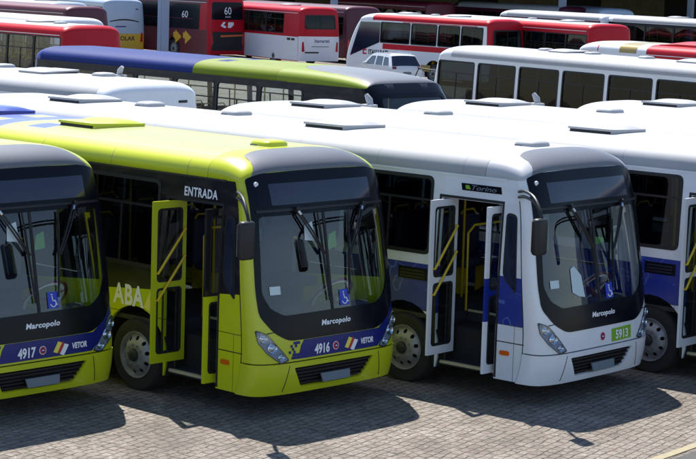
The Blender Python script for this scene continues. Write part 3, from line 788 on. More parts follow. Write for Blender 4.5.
DOOR = (-1.76, -.78, 2.53)
def city_bus(name, label, style, num, group, L=12.4):
    root = empty(name, label, 'bus', group)
    lime = style == 'lime'
    wr = [(-3.42, -1.93, 1.62, 2.74)] if lime else [(-3.40, -1.92, 1.76, 2.78)]
    x = -3.46
    while x - 1.4 > -L + .5:
        if not (-6.4 < x - .75 < -6.0): pass
        wr.append((x - 1.42, x - .06, wr[0][2], wr[0][3])); x -= 1.44
    side_wall(root, -1, L, FRONT, REAR, 'lime_side' if lime else 'blue_side', wr, DOOR, (-2.31, -8.1) if True else ())
    wl = [(-1.75, -.72, 1.5, 2.74)] + [(a - .0, b, c, d) for a, b, c, d in wr]
    side_wall(root, 1, L, FRONT, REAR, 'lime_side' if lime else 'blue_side', wl, None, (-2.31, -8.1))
    sm = side_map(-1)
    # small window ahead of the door
    q = roundpoly([(-.70, 1.62), (-.47, 1.40), (-.53, 2.42), (-.70, 2.44)], .07)
    nw = obj('quarter_window', mesh_from('q', *panel(q, [], sm, .02, .2, lift=.006, grid=False)), 'rubber', root)
    ctr = np.mean(q, 0); obj('pane', mesh_from('pane', *panel([tuple(ctr + (np.array(p) - ctr) * np.array([.78, .93])) for p in q], [], sm, .006, .2, lift=.010, grid=False)), 'display', nw)
    roof(root, L, FRONT, REAR, 'lime_roof' if lime else 'white_roof', 'lime' if lime else 'white_dome', 'cap', .14, 'blue' if lime else 'white_dome')
    rear_face(root, L, REAR, 'blue' if lime else 'white', (1.7, 2.5))
    # lower body: chassis, arches, skirts
    u = MB(); u.box(-L + .25, -.42, -.95, .95, .36, .80); u.box(-L + .25, -8.95, -1.2, 1.2, .36, .8); u.box(-7.7, -3.0, -1.2, 1.2, .36, .85)
    u.box(-1.86, -.5, .5, 1.2, .36, .8); u.build('underbody', 'under', root)
    for s_ in (-1, 1):
        for xa in (-2.31, -8.1):
            al = MB()
            P = [[(xa + .615 * math.cos(a), s_ * yy, .50 + .615 * math.sin(a)) for a in np.linspace(-.35, PI + .35, 20)] for yy in (1.255, .86)]
            V, F = shell_grid(P, .012); al.add(V, F); al.build('wheel_arch', 'under', root)
            w = wheel(root, xa, s_)
    city_front(root, style)
    if num: number(root, style, num)
    # right side: doors
    lm = 'lime' if lime else 'white'
    folding_leaf(root, -1.66, -1.57, -1.02, .48, 2.52, lm)
    folding_leaf(root, -.86, -1.42, -.92, .34, 2.50, 'lime_leaf' if lime else 'white_leaf', rail=False)
    fr = MB()
    fr.add(*panel([(-1.80, .30), (-1.765, .30), (-1.765, 2.535), (-.775, 2.535), (-.775, .30), (-.745, .30), (-.745, 2.57), (-1.80, 2.57)], [], sm, .07, .4, lift=.004, grid=False))
    fr.build('door_frame', 'matte', root)
    sh = MB()
    for xx in (-1.70, -.84): sh.tube([(xx, -1.12, .37), (xx, -1.12, 2.6)], .018, 8)
    sh.build('door_shaft', 'matte', root)
    # panel joint, marker lamp
    j = MB()
    j.add(*panel([(-.752, .77), (FRONT.edge(.77) + .01, .77), (FRONT.edge(.77) + .01, .782), (-.752, .782)], [], sm, .01, .4, lift=.003, grid=False))
    zz = list(np.linspace(.29, 2.6, 30)); j.add(*panel([(FRONT.edge(z) - .010, z) for z in zz] + [(FRONT.edge(z) + .002, z) for z in zz[::-1]], [], sm, .01, .4, lift=.003, grid=False))
    j.build('panel_joint', 'rubber', root)
    j = MB(); j.add(*panel(roundpoly(rect(-.69, -.54, .605, .665), .028), [], sm, .02, .2, lift=.016, grid=False)); j.build('side_marker', 'orange', root)
    if lime:
        put_text('door_lettering', 'ENTRADA', .155, (-1.18, 2.605), sm, 'white_mark', root, .80, 0, .0045, .006, 1.1)
        put_text('side_lettering', 'ABA', .36, (-2.44, 1.10), sm, 'white_mark', root, .80, 0, .012, .006, 1.08)
        t = MB(); t.add(*panel([(-2.14, 1.10), (-2.02, 1.06), (-2.02, 1.34)], [], sm, .01, .3, lift=.005, grid=False)); t.build('side_flash', 'yel_mark', root)
    else:
        b = MB(); b.add(*panel([(-1.44, 2.655), (-.80, 2.655), (-.82, 2.745), (-1.46, 2.745)], [], sm, .012, .4, lift=.006, grid=False)); nb = b.build('model_badge', 'black', root)
        put_text('model_lettering', 'Torino', .085, (-1.10, 2.672), sm, 'plate', nb, 1.75, .3, .001, .010)
        g = MB(); g.add(*panel([(-1.38, 2.675), (-1.30, 2.675), (-1.33, 2.725), (-1.39, 2.725)], [], sm, .01, .4, lift=.009, grid=False)); g.build('badge_mark', 'green_mark', nb)
        sl = MB(); sl.add(*panel(rect(-2.42, -1.93, 1.40, 1.56), [], sm, .02, .4, lift=.006, grid=False)); s_ = sl.build('side_slot', 'black', root)
        for k in range(3): MB().add(*panel(rect(-2.38, -1.97, 1.425 + k * .042, 1.445 + k * .042), [], sm, .02, .4, lift=.014, grid=False)).build('slot_bar', 'matte', s_)
    mirror(root, style)
    rm = 'lime' if lime else 'white_roof'
    hatch(root, -4.55 if L > 12 else -3.95, rm); hatch(root, -7.0, 'blue') if lime else hatch(root, -L + 2.3 if L > 12 else -L + 1.6, rm)
    vent(root, -1.22, rm, -.02)
    if L < 12: vent(root, -7.3, rm, .3); scoop(root, -L + 1.75, rm, .95)
    elif not lime: vent(root, -6.9, rm, .2); vent(root, -8.8, rm, .2)
    interior(root, L, -.45)
    cab_interior(root, style)
    return root

def dup(o, parent=None, skip=()):
    c = o.copy(); COL.objects.link(c); c.parent = parent
    for ch in o.children:
        if ch.name.split('.')[0] in skip: continue
        dup(ch, c, skip)
    return c

# ------------------------------------------------------------------ front row
G1 = 'city buses parked side by side in the front rows'
busA = city_bus('city_bus', 'lime green bus numbered 4916 on its blue front band, open door under ENTRADA', 'lime', '4916', G1)
def dup_bus(src, label, style, num, loc, rz):
    c = dup(src, None, ('fleet_number',)); c['label'] = label; c.location = loc; c.rotation_euler = (0, 0, rz); 
    if num: number(c, style, num)
    return c
D_ = math.radians
busC = dup_bus(busA, 'lime green bus numbered 4917 on its blue front band, at the left edge', 'lime', '4917', (-1.92, -3.09, 0), D_(.77))
busB = city_bus('city_bus', 'white and blue bus numbered 5913 on a small green front panel', 'white', '5913', G1)
busB.location = (1.70, 3.28, 0); busB.rotation_euler = (0, 0, D_(2.45))
busD = city_bus('city_bus', 'white and blue bus at the right edge, its open door right of bus 5913', 'white', '', G1, 11.0)
busD.location = (3.40, 6.52, 0); busD.rotation_euler = (0, 0, D_(3.6))
busE = dup_bus(busD, 'white bus, only roof and rear visible, second roof up from bus 5913', 'white', '', (4.35, 9.75, 0), D_(3.2))
busF = dup_bus(busD, 'white bus, only roof visible, nearest to the long row of windows', 'white', '', (5.8, 12.9, 0), D_(3.0))

# ------------------------------------------------------------------ buses behind
def side_xf(V, F, mat, name, root, sharp=38): return obj(name, mesh_from(name, V, F, sharp), mat, root)
def depot_bus(label, L, side, roofm, endm, loc, rz, group, wins=None, win_z=(1.35, 2.6), win_w=1.5, gap=.08, rear_window=None, lowmat=None, lowz=1.1, rearm=None,
              front=FRONT, cap=None, cap_back=.3, arches=(-2.4, -8.3), items=(), stripes=(), windscreen=True, seats=True, glassm='glass_side', cat='bus', frontm=None, name='depot_bus', cap_w=.9, slide=True, first=-.9, domem=None):
    root = empty(name, label, cat, group, loc, rz)
    if wins is None:
        wins = []; x = first
        if first == -.9:
            n = int((L - .35 - .9) / (win_w + gap)); x = -(L - .35 - n * (win_w + gap) + gap)
        while x - win_w > -L + .28: wins.append((x - win_w, x, win_z[0], win_z[1])); x -= win_w + gap
    for s_ in (-1, 1):
        side_wall(root, s_, L, front, REAR, side, wins, None, arches, glassm=glassm, slide=slide)
        for k, (x0, x1, z0, z1, m) in enumerate(stripes):
            sm = side_map(s_)
            MB().add(*panel(rect(x0, x1, z0, z1), [], sm, .012, .5, lift=.004 + .002 * k, grid=False)).build('livery_stripe', m, root)
        for xa in arches:
            w = wheel(root, xa, s_)
            P = [[(xa + .61 * math.cos(a), s_ * yy, .50 + .61 * math.sin(a)) for a in np.linspace(-.35, PI + .35, 16)] for yy in (1.25, .86)]
            V, F = shell_grid(P, .012); obj('wheel_arch', mesh_from('wheel_arch', V, F), 'under', root)
    roof(root, L, front, REAR, roofm, domem or endm, cap, cap_back, rearm or endm, cap_w)
    rear_face(root, L, REAR, rearm or endm, rear_window, lowmat, lowz)
    if windscreen:
        ws = roundpoly([(-1.05, 1.25), (1.05, 1.25), (1.02, 2.7), (-1.02, 2.7)], .12)
        epanel(root, 'front_panel', front, end_outline(front, .3), [ws], frontm or endm, step=.14)
        epanel(root, 'windscreen', front, [(a * .99, b) for a, b in ws], [], 'glass_front', .008, -.012)
        epanel(root, 'windscreen_frame', front, roundpoly([(-1.1, 1.2), (1.1, 1.2), (1.06, 2.75), (-1.06, 2.75)], .13), [[(a * .96, 1.98 + (b - 1.98) * .95) for a, b in ws]], 'black', .02, .006, grid=False)
        epanel(root, 'grille', front, rect(-.6, .6, .5, .75), [], 'matte', .02, .006)
        for s_ in (-1, 1):
            epanel(root, 'headlight', front, roundpoly([(s_ * .75, .75), (s_ * 1.1, .8), (s_ * 1.15, 1.0), (s_ * .95, .98)], .03), [], 'lens', .02, .01)
    u = MB(); u.box(-L + .3, -.5, -.95, .95, .36, .8); u.build('underbody', 'under', root)
    for it in items:
        k, x, m = it[:3]; {'h': hatch, 'v': vent, 's': scoop}[k](root, x, m, *(it[3:] or ()))
    if seats: interior(root, L, -.6, rows=int(L / .9), zf=.85, x_start=-1.6, cab=False, poles=True)
    else: MB().box(-L + .2, -.8, -1.15, 1.15, .8, .9).build('floor', 'floor', root)
    return root
def end_text(root, name, txt, size, y, z, E_, L, mat, sx=1, shear=0, bold=0, lift=.008):
    fl = flip_rear(L) if L else None
    return put_text(name, txt, size, (s_of(y / 1.27), z), lambda u, v, d: E_.map(u, v, d), mat, root, sx, shear, bold, lift, xf=fl)

GB = 'buses parked at the back of the yard'
# white one end-on behind the front row: its blank rear faces the camera, so it points the other way
L = 12.4
W_ = depot_bus('white bus showing a blank rounded end with small dark badge, below the blue roof', L, 'white', 'white_roof', 'white', (-11.75 - L, 7.05, 0), PI + D_(1.5), G1,
               items=[('h', -L + 3.2, 'white_roof'), ('v', -L + 1.9, 'white_roof', -.3), ('v', -L + 5.0, 'white_roof', -.3), ('s', -L + 2.1, 'white_roof', -.9)], seats=False)
# small badge on the rear
epanel(W_, 'rear_badge', REAR, roundpoly(rect(.62, .86, 2.78, 2.83), .02), [], 'matte', .01, .008, L=L, grid=False)
# lime and blue one across the yard
BYb = depot_bus('lime green bus with royal blue rear half and long dark cap on its roof', 12.8, 'lime_side', 'lime_roof_dimmed', 'lime_dimmed', (-12.1, 15.4, 0), D_(-1.7), GB,
                front=LONGF, frontm='black', cap_w=.965, cap='cap', cap_back=.03, win_z=(1.5, 2.72), win_w=1.42, gap=.07, first=-2.6, items=(), rear_window=None, rearm='blue', glassm='glass_clear')
# white bus with a row of big windows, facing left
L = 13.2
WWb = depot_bus('white bus with a long row of big side windows between thin white pillars', L, 'white', 'white_roof', 'white', (-23.6, 30.1, 0), PI + D_(-11), GB,
                win_z=(1.60, 2.74), win_w=1.72, gap=.16, first=-.50, items=[('v', -4.0, 'white_roof'), ('h', -5.0, 'white_roof'), ('v', -6.0, 'white_roof'), ('v', -8.2, 'white_roof'), ('h', -10.2, 'white_roof')],
                stripes=[(-12.8, -.9, 1.36, 1.50, 'gold')], glassm='glass_dark')
mirror_l = MB(); mirror_l.tube([(-.4, 1.25, 2.4), (.1, 1.5, 2.45), (.2, 1.55, 2.2)], .02); ml = mirror_l.build('mirror', 'matte', WWb)
MB().box(.1, .24, 1.46, 1.64, 1.75, 2.2, .04).build('mirror_head', 'white', ml)
# red bus at left with blank rear
def redbus(label, L, end_xy, rz, **k):
    """end_xy = ground point under the middle of the end that faces the camera; here that end is the rear"""
    h = rz + PI; loc = (end_xy[0] + L * math.cos(h), end_xy[1] + L * math.sin(h), 0)
    return depot_bus(label, L, k.pop('side', 'red'), k.pop('roofm', 'white_roof'), k.pop('endm', 'red'), loc, h, GB, **k)
L = 12
redbus('red bus with white roof and blank bright red end, at the left edge', L, (-36.6, 26.4), D_(-2), roofm='red_roof', win_z=(1.35, 2.79), gap=.03, items=[('h', -L + 3.0, 'white_roof'), ('v', -L + 1.6, 'white_roof', .3)], glassm='glass_clear', arches=(-2.4, -9.2))
redbus('white roofed bus at the left edge, between the red bus and the maroon one', L, (-43.2, 31.2), D_(-2), side='white', endm='white', items=[], arches=(-2.4, -9.2))
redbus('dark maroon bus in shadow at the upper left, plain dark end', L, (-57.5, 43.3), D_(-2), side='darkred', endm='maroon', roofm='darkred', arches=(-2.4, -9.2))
redbus('pale roofed bus at the upper left corner, just behind the dark maroon bus', L, (-64, 47.5), D_(-2), side='silverblue', endm='silverblue', roofm='white_roof', items=[('h', -L + 2.2, 'white_roof')], arches=(-2.4, -9.2))
# pale school minibus with yellow lower rear
L = 9
V_ = redbus('pale school bus with yellow lower rear and thin dark curved line, by the post', L, (-71.3, 57.2), D_(-16), side='silverblue', endm='silverblue', roofm='silverblue', lowmat='schoolyellow', lowz=1.25,
            win_z=(1.7, 2.72), arches=(-2.2, -6.6), items=[('h', -L + 3, 'white_roof')], domem='silverblue')
end_text(V_, 'school_lettering', 'ESCOLAR', .34, -.1, .88, REAR, L, 'matte', 1, 0, .006, .01)
q = [(-.9 + 1.8 * i / 12, 1.95 + .13 * math.sin(PI * i / 12)) for i in range(13)]
epanel(V_, 'curved_line', REAR, q + [(a, b - .05 - .03 * math.sin(PI * i / 12)) for i, (a, b) in list(enumerate(q))[::-1]], [], 'matte', .01, .008, L=L)
epanel(V_, 'rear_badge', REAR, rect(-.55, .1, 1.62, 1.68), [], 'band_blue', .01, .008, L=L)
epanel(V_, 'rear_lamp', REAR, rect(.7, .85, 2.6, 2.66), [], 'matte', .01, .008, L=L)

# red and white bus with a rear window
L = 12.0
It = redbus('red and white bus showing a red rear with wide window and red tail lamp', L, (-59.6, 61.0), D_(-14), roofm='red', lowmat='white', lowz=1.62, rear_window=(2.05, 2.72),
            side='red', win_z=(1.72, 2.80), win_w=1.9, gap=.02, first=-.6, stripes=[(-11.75, -.5, .32, 1.58, 'white')], items=[('h', -L + 3.2, 'white_roof')], arches=(-2.4, -9.2))
end_text(It, 'rear_lettering', 'Itamarati', .26, .1, 1.3, REAR, L, 'band_blue', 1.0, 0, .003)
for (y0, y1, z0, z1, m) in ((-.55, .55, 1.06, 1.09, 'matte'), (-.95, -.1, .72, .80, 'matte')):
    epanel(It, 'rear_trim', REAR, rect(y0, y1, z0, z1), [], m, .01, .008, L=L)
for x0 in (-11.4, -10.95):
    for s_ in (-1, 1): MB().add(*panel(rect(x0, x0 + .35, 1.38, 1.5), [], side_map(s_), .01, .3, lift=.012, grid=False)).build('side_badge', 'matte', It)
redbus('dark maroon bus in the gap left of the Itamarati coach windscreen', 12, (-61.5, 66.5), D_(-10), side='maroon', endm='maroon', roofm='maroon', lowmat='darkred', arches=(-2.4, -9.2))

# Itamarati midi coach facing left
L = 9.8
Co = depot_bus('white and red ITAMARATI coach facing left behind the white car, dark raked windscreen', L, 'white', 'red_roof', 'red', (-53.0, 57.25, 0), PI + D_(-3), GB, front=COACH, frontm='white', domem='white',
               wins=[(-9.3, -7.9, 1.78, 2.78), (-7.82, -6.4, 1.78, 2.78), (-6.32, -4.6, 1.78, 2.78), (-4.52, -2.5, 1.78, 2.78)], stripes=[(-8.85, -2.7, 1.48, 1.74, 'red'), (-8.9, -4.0, 2.80, 2.85, 'red'), (-6.0, -4.7, .55, .85, 'gold')],
               arches=(-2.3, -6.2), rear_window=(1.85, 2.65), lowmat='white', lowz=1.3, items=[('h', -3.2, 'white_roof'), ('h', -6.6, 'white_roof'), ('v', -5.0, 'white_roof')], slide=False)
for s_ in (-1, 1):   # dark wrap-around side glass behind the windscreen
    q = [(COACH.edge(1.2) - .02, 1.05), (COACH.edge(2.72), 2.74), (-2.46, 2.76), (-2.46, 1.78)]
    MB().add(*panel(q, [], side_map(s_), .02, .3, lift=.008, grid=False)).build('cab_window', 'display', Co)
put_text('company_lettering', 'ITAMARATI', .34, (0, 1.17), lambda x, z, d: (-x - 2.42, (hw(z) - d), z), 'matte', Co, .80, 0, .010, .012)
for (a, b) in ((-1.2, 'red'),):
    q = [(-.17, 0), (.1, 0), (.1, .07), (-.08, .07), (-.08, .19), (.1, .19), (.1, .26), (-.17, .26)]
    q = [(-1.50 - x, 1.16 + z) for x, z in q]
    MB().add(*panel(q, [], side_map(1), .012, .3, lift=.008, grid=False)).build('company_emblem', 'red', Co)

# long red bus behind, seen past the coach
L = 13
redbus('long red bus with white roof and blank red end, behind the Itamarati coach', L, (-38.1, 57.9), D_(-14), win_z=(1.2, 2.68), gap=.03, side='red', endm='red', roofm='red_roof',
       items=[('h', -L + 3, 'white_roof'), ('v', -L + 6, 'white_roof')], arches=(-2.4, -9.6), stripes=[(-12.8, -.8, 2.70, 2.845, 'red')])
redbus('low white roofed bus directly behind the long red bus', 9, (-50.5, 75.5), D_(-8), side='maroon', endm='white', roofm='white_roof', arches=(-2.4, -6.4))
# white, gold and red coach facing left
L = 13
Gc = depot_bus('coach with white curved front, gold roof band and red rear part, facing left', L, 'red', 'red', 'white', (-26.3, 40.0, 0), PI + D_(-9), GB, front=COACH, frontm='white', domem='white',
               wins=[(-12.2, -9.7, 1.5, 2.72), (-9.62, -7.0, 1.5, 2.72), (-6.92, -4.4, 1.5, 2.72)], arches=(-2.6, -9.2), slide=False,
               stripes=[(-4.3, -1.7, .34, 2.84, 'white')], items=[])
for s_ in (-1, 1):
    for q in ([(-2.55, 1.4), (-2.35, 2.62), (-1.7, 2.5), (-1.0, 1.5)], [(-4.2, 1.5), (-4.0, 2.72), (-2.75, 2.68), (-2.95, 1.5)]):
        MB().add(*panel(roundpoly(q, .1), [], side_map(s_), .02, .3, lift=.012, grid=False)).build('side_window', 'display', Gc)
P = [[(x, roof_pt(a)[0] * hw(2.85), roof_pt(a)[1] + .006) for a in PHI] for x in (-4.2, -1.95)]
V, F = shell_grid(P, .02); obj('roof_band', mesh_from('roof_band', V, F), 'white', Gc)
P = [[(x, roof_pt(a)[0] * hw(2.85) * 1.004, roof_pt(a)[1] + .012) for a in PHI] for x in (-3.75, -2.95)]
V, F = shell_grid(P, .02); obj('roof_band', mesh_from('roof_band', V, F), 'gold', Gc)
# raised air-conditioning spine
P = [[(x, math.cos(a) * .8, 3.17 + .16 * max(0, math.sin(a)) ** .5 * k) for a in np.linspace(PI, 0, 17)] for x, k in ((-12, .3), (-11.6, 1), (-5.2, 1), (-4.4, .2))]
V, F = shell_grid(P, .05); obj('roof_unit', mesh_from('roof_unit', V, F), 'red', Gc)

# white bus far right
depot_bus('white roofed bus with unbroken dark side glass at the top right', 13, 'black', 'white_roof', 'white', (-51.2, 76.1, 0), PI + D_(-12), GB, win_z=(1.3, 2.7), win_w=2.2, gap=.03,
          items=[('h', -5.0, 'white_roof'), ('h', -9, 'white_roof')], arches=(-2.4, -9.6), slide=False)
depot_bus('small blue-grey bus front in the shade beside the second steel post', 9, 'silverblue', 'silverblue', 'silverblue', (-62.5, 92.0, 0), D_(-35), GB, arches=(-2.4, -6.4), seats=False)
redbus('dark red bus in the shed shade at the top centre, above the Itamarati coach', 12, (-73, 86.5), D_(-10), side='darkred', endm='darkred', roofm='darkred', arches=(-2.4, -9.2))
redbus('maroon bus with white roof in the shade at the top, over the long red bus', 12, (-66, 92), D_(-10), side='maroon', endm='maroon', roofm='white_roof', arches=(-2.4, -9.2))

# big dark red coach marked 60
L = 13
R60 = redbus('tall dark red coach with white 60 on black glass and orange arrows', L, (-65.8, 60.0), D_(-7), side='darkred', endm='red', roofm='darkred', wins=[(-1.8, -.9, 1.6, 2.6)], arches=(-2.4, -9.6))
R60.scale = (1.0, 1.0, 1.12)
epanel(R60, 'rear_glass', REAR, roundpoly([(-1.08, 2.02), (1.08, 2.02), (1.02, 2.88), (-1.02, 2.88)], .1), [], 'black', .02, .006, L=L)
end_text(R60, 'anniversary_number', '60', .52, 0, 2.28, REAR, L, 'white_mark', 1, 0, 0, .012)
end_text(R60, 'anniversary_lettering', 'ANOS', .12, 0, 2.12, REAR, L, 'white_mark', 1.2, 0, 0, .012)
epanel(R60, 'rear_emblem', REAR, [(-.5, 1.72), (-.2, 1.6), (-.1, 1.68), (-.3, 1.76), (-.15, 1.9), (-.3, 1.92)], [], 'white_mark', .01, .008, L=L)
epanel(R60, 'rear_emblem', REAR, [(.0, 1.62), (.2, 1.62), (.4, 1.78), (.38, 1.9), (.02, 1.9)], [], 'white_mark', .01, .008, L=L)
epanel(R60, 'rear_opening', REAR, roundpoly(rect(-1.05, 1.05, .5, 1.42), .06), [], 'matte', .02, .006, L=L)
epanel(R60, 'rear_light_strip', REAR, [(-.5, 1.16), (1.05, 1.22), (1.05, 1.30), (-.5, 1.26)], [], 'orange', .03, .02, L=L)
sm = lambda x, z, d: (-x, (hw(z) - d), z)
for s_ in (-1, 1):
    MB().add(*panel(roundpoly(rect(-L + 1.0, -1.9, 1.5, 2.75), .1), [], side_map(s_), .02, .5, lift=.006, grid=False)).build('side_glass', 'black', R60)
    for dx in (0, .95):
        MB().add(*panel([(-10.6 - dx, 1.28), (-9.75 - dx, 1.42), (-9.85 - dx, .78), (-10.05 - dx, 1.08), (-10.6 - dx, .7)] if False else [(-9.75 - dx, .72), (-9.75 - dx, 1.0), (-9.55 - dx, 1.02), (-9.55 - dx, 1.30), (-9.75 - dx, 1.30), (-9.75 - dx, 1.42), (-10.35 - dx, 1.08)], [], side_map(s_), .012, .4, lift=.008, grid=False)).build('orange_arrow', 'schoolyellow', R60)
put_text('anniversary_number', '60', .48, (10.6, 2.05), sm, 'white_mark', R60, 1.3, 0, 0, .012)
MB().add(*panel([(-L + .3, 1.5), (-L + .95, 1.5), (-L + .95, 2.8), (-L + .3, 2.8)], [], side_map(1), .01, .5, lift=.01, grid=False)).build('livery_stripe', 'red', R60)

# ------------------------------------------------------------------ white car behind the lime and blue bus
def white_car(loc, rz):
    root = empty('parked_car', 'small white estate car seen from behind its right side, parked before the Itamarati coach', 'car', None, loc, rz)
    W = .85; H = 1.52
    prof = [(0, .35), (.02, .62), (.10, .78), (.95, .93), (1.02, .95), (1.75, 1.44), (2.0, H), (3.55, H + .01), (3.85, 1.46), (4.22, .98), (4.30, .85), (4.30, .40), (4.2, .3), (.1, .3)]
    def wy(z): return W if z < .9 else W - .17 * ((z - .9) / .62) ** 1.2
    def bodyp(P, holes, name, m, s_, lift=0, th=.03): 
        MB().add(*panel(P, holes, lambda x, z, d: (-x, s_ * (wy(z) - d), z), th, .2, lift=lift, grid=True)).build(name, m, root)
    w1 = roundpoly([(1.30, .98), (1.84, 1.38), (2.3, 1.41), (2.3, .97)], .05); w2 = roundpoly([(2.40, .97), (2.40, 1.41), (3.1, 1.41), (3.15, .97)], .05); w3 = roundpoly([(3.25, .97), (3.2, 1.40), (3.66, 1.38), (3.88, 1.0)], .05)
    def arch_c(P, xc): return [(xc + .34 * math.cos(a), .31 + .34 * math.sin(a)) for a in np.linspace(0.0, PI, 12)]
    pr = prof[:-2] + [(4.2, .3)] + arch_c(None, 3.42) + arch_c(None, .80) + [(.1, .3)]
    for s_ in (-1, 1):
        bodyp(pr, [w1, w2, w3], 'body_side', 'car', s_)
        for w in (w1, w2, w3): bodyp(w, [], 'side_window', 'display', s_, -.015, .01)
        for xc in (.8, 3.42):
            mb = MB(); mb.lathe_y([(.19, 0), (.22, .01), (.30, -.01), (.31, -.05), (.31, -.18), (.19, -.18)], (-xc, s_ * .83, .31), 28, s_); t = mb.build('wheel', 'tyre', root)
            MB().lathe_y([(.001, .01), (.06, .015), (.14, -.01), (.185, .01), (.2, 0)], (-xc, s_ * .83, .31), 20, s_).build('rim', 'rim', t)
        MB().box(-1.5, -1.36, *sorted((s_ * .86, s_ * 1.02)), .92, 1.06, .03).build('door_mirror', 'car', root)
    top = prof[1:11]
    def strip(a, b, m, name, inset=0, lift=0):
        P = []
        for i in range(a, b + 1):
            x, z = top[i]; P.append([(-x, t * (wy(z) - .012 - inset), z + lift + .03 * (1 - t * t)) for t in np.linspace(-1, 1, 9)])
        V, F = shell_grid(P, .03); obj(name, mesh_from(name, V, F), m, root)
    strip(0, 3, 'car', 'bonnet'); strip(3, 4, 'display', 'windscreen', .0); strip(4, 5, 'display', 'windscreen', .0); strip(5, 7, 'car', 'car_roof')
    strip(7, 8, 'display', 'rear_window', .03); strip(8, 9, 'car', 'tailgate')
    MB().box(-4.31, -4.18, -.84, .84, .34, .86, .03).build('rear_bumper', 'car', root)
    MB().box(-.12, 0.0, -.84, .84, .34, .66, .03).build('front_bumper', 'car', root)
    for s_ in (-1, 1):
        MB().box(-4.33, -4.22, *sorted((s_ * .62, s_ * .82)), .86, .98, .02).build('tail_light', 'darkred', root)
        MB().tube([(-1.9, s_ * .62, 1.56), (-3.6, s_ * .62, 1.57)], .02, 6).build('roof_rail', 'steel', root)
    MB().box(-4.345, -4.315, -.22, .22, .60, .72).build('number_plate', 'plate', root)
    return root
wc = white_car((-49.3, 53.7, 0), D_(160)); wc.scale = (.92, .92, .95)

# ------------------------------------------------------------------ shed at the back
def post(label, x, y, h=6.2, w=.17):
    mb = MB(); mb.box(-w, w, -w, w, 0, h); mb.box(-w * .35, w * .35, -w - .02, -w, .3, h - .1)
    o = mb.build('steel_post', 'steel'); o.location = (x, y, 0); o['label'] = label; o['category'] = 'post'; o['group'] = 'steel posts holding up the shed roof'
    b = MB(); b.box(-.3, .3, -.3, .3, 0, .12, .02); q = b.build('post_base', 'wall', o)
    return o
POSTS = [((-66.0, 55.4), 'leftmost of the blue-grey steel posts, between the pale school bus and the coach marked 60', .22),
         ((-74.5, 77.5), 'blue-grey steel post glimpsed above the red bus with the rear window', .17),
         ((-66.8, 91.5), 'blue-grey steel post above the red end of the Itamarati coach', .19),
         ((-62.0, 99.5), 'blue-grey steel post beside the blue-grey bus front, left of the yellowish shed wall', .17),
         ((-55.0, 104.0), 'rightmost of the blue-grey steel posts, over the white roof at the top right', .17)]
for (x, y), lab, w in POSTS: post(lab, x, y, 6.2, w)
# shed: back wall, side wall and roof, along a line turned towards the camera
sh = empty('open_shed', 'dark open-fronted shed filling the top of the photo, partly yellowish back wall', 'shed', None, (-96, 96, 0), D_(38))
MB().box(-85, 60, 22, 22.3, 0, 7).build('back_wall', 'darkwall', sh)
for k in range(6): MB().box(-12 + k * 9, -6.5 + k * 9, 21.85, 21.98, .2, 4.8).build('wall_panel', 'wall', sh)
rf = MB(); rf.box(-86, 61, -24, 23, 6.3, 6.5); rf.build('shed_roof', 'shedroof', sh)
for k in range(9): MB().box(-80 + k * 16, -79.7 + k * 16, -23, 22, 6.0, 6.3).build('roof_beam', 'steel', sh)

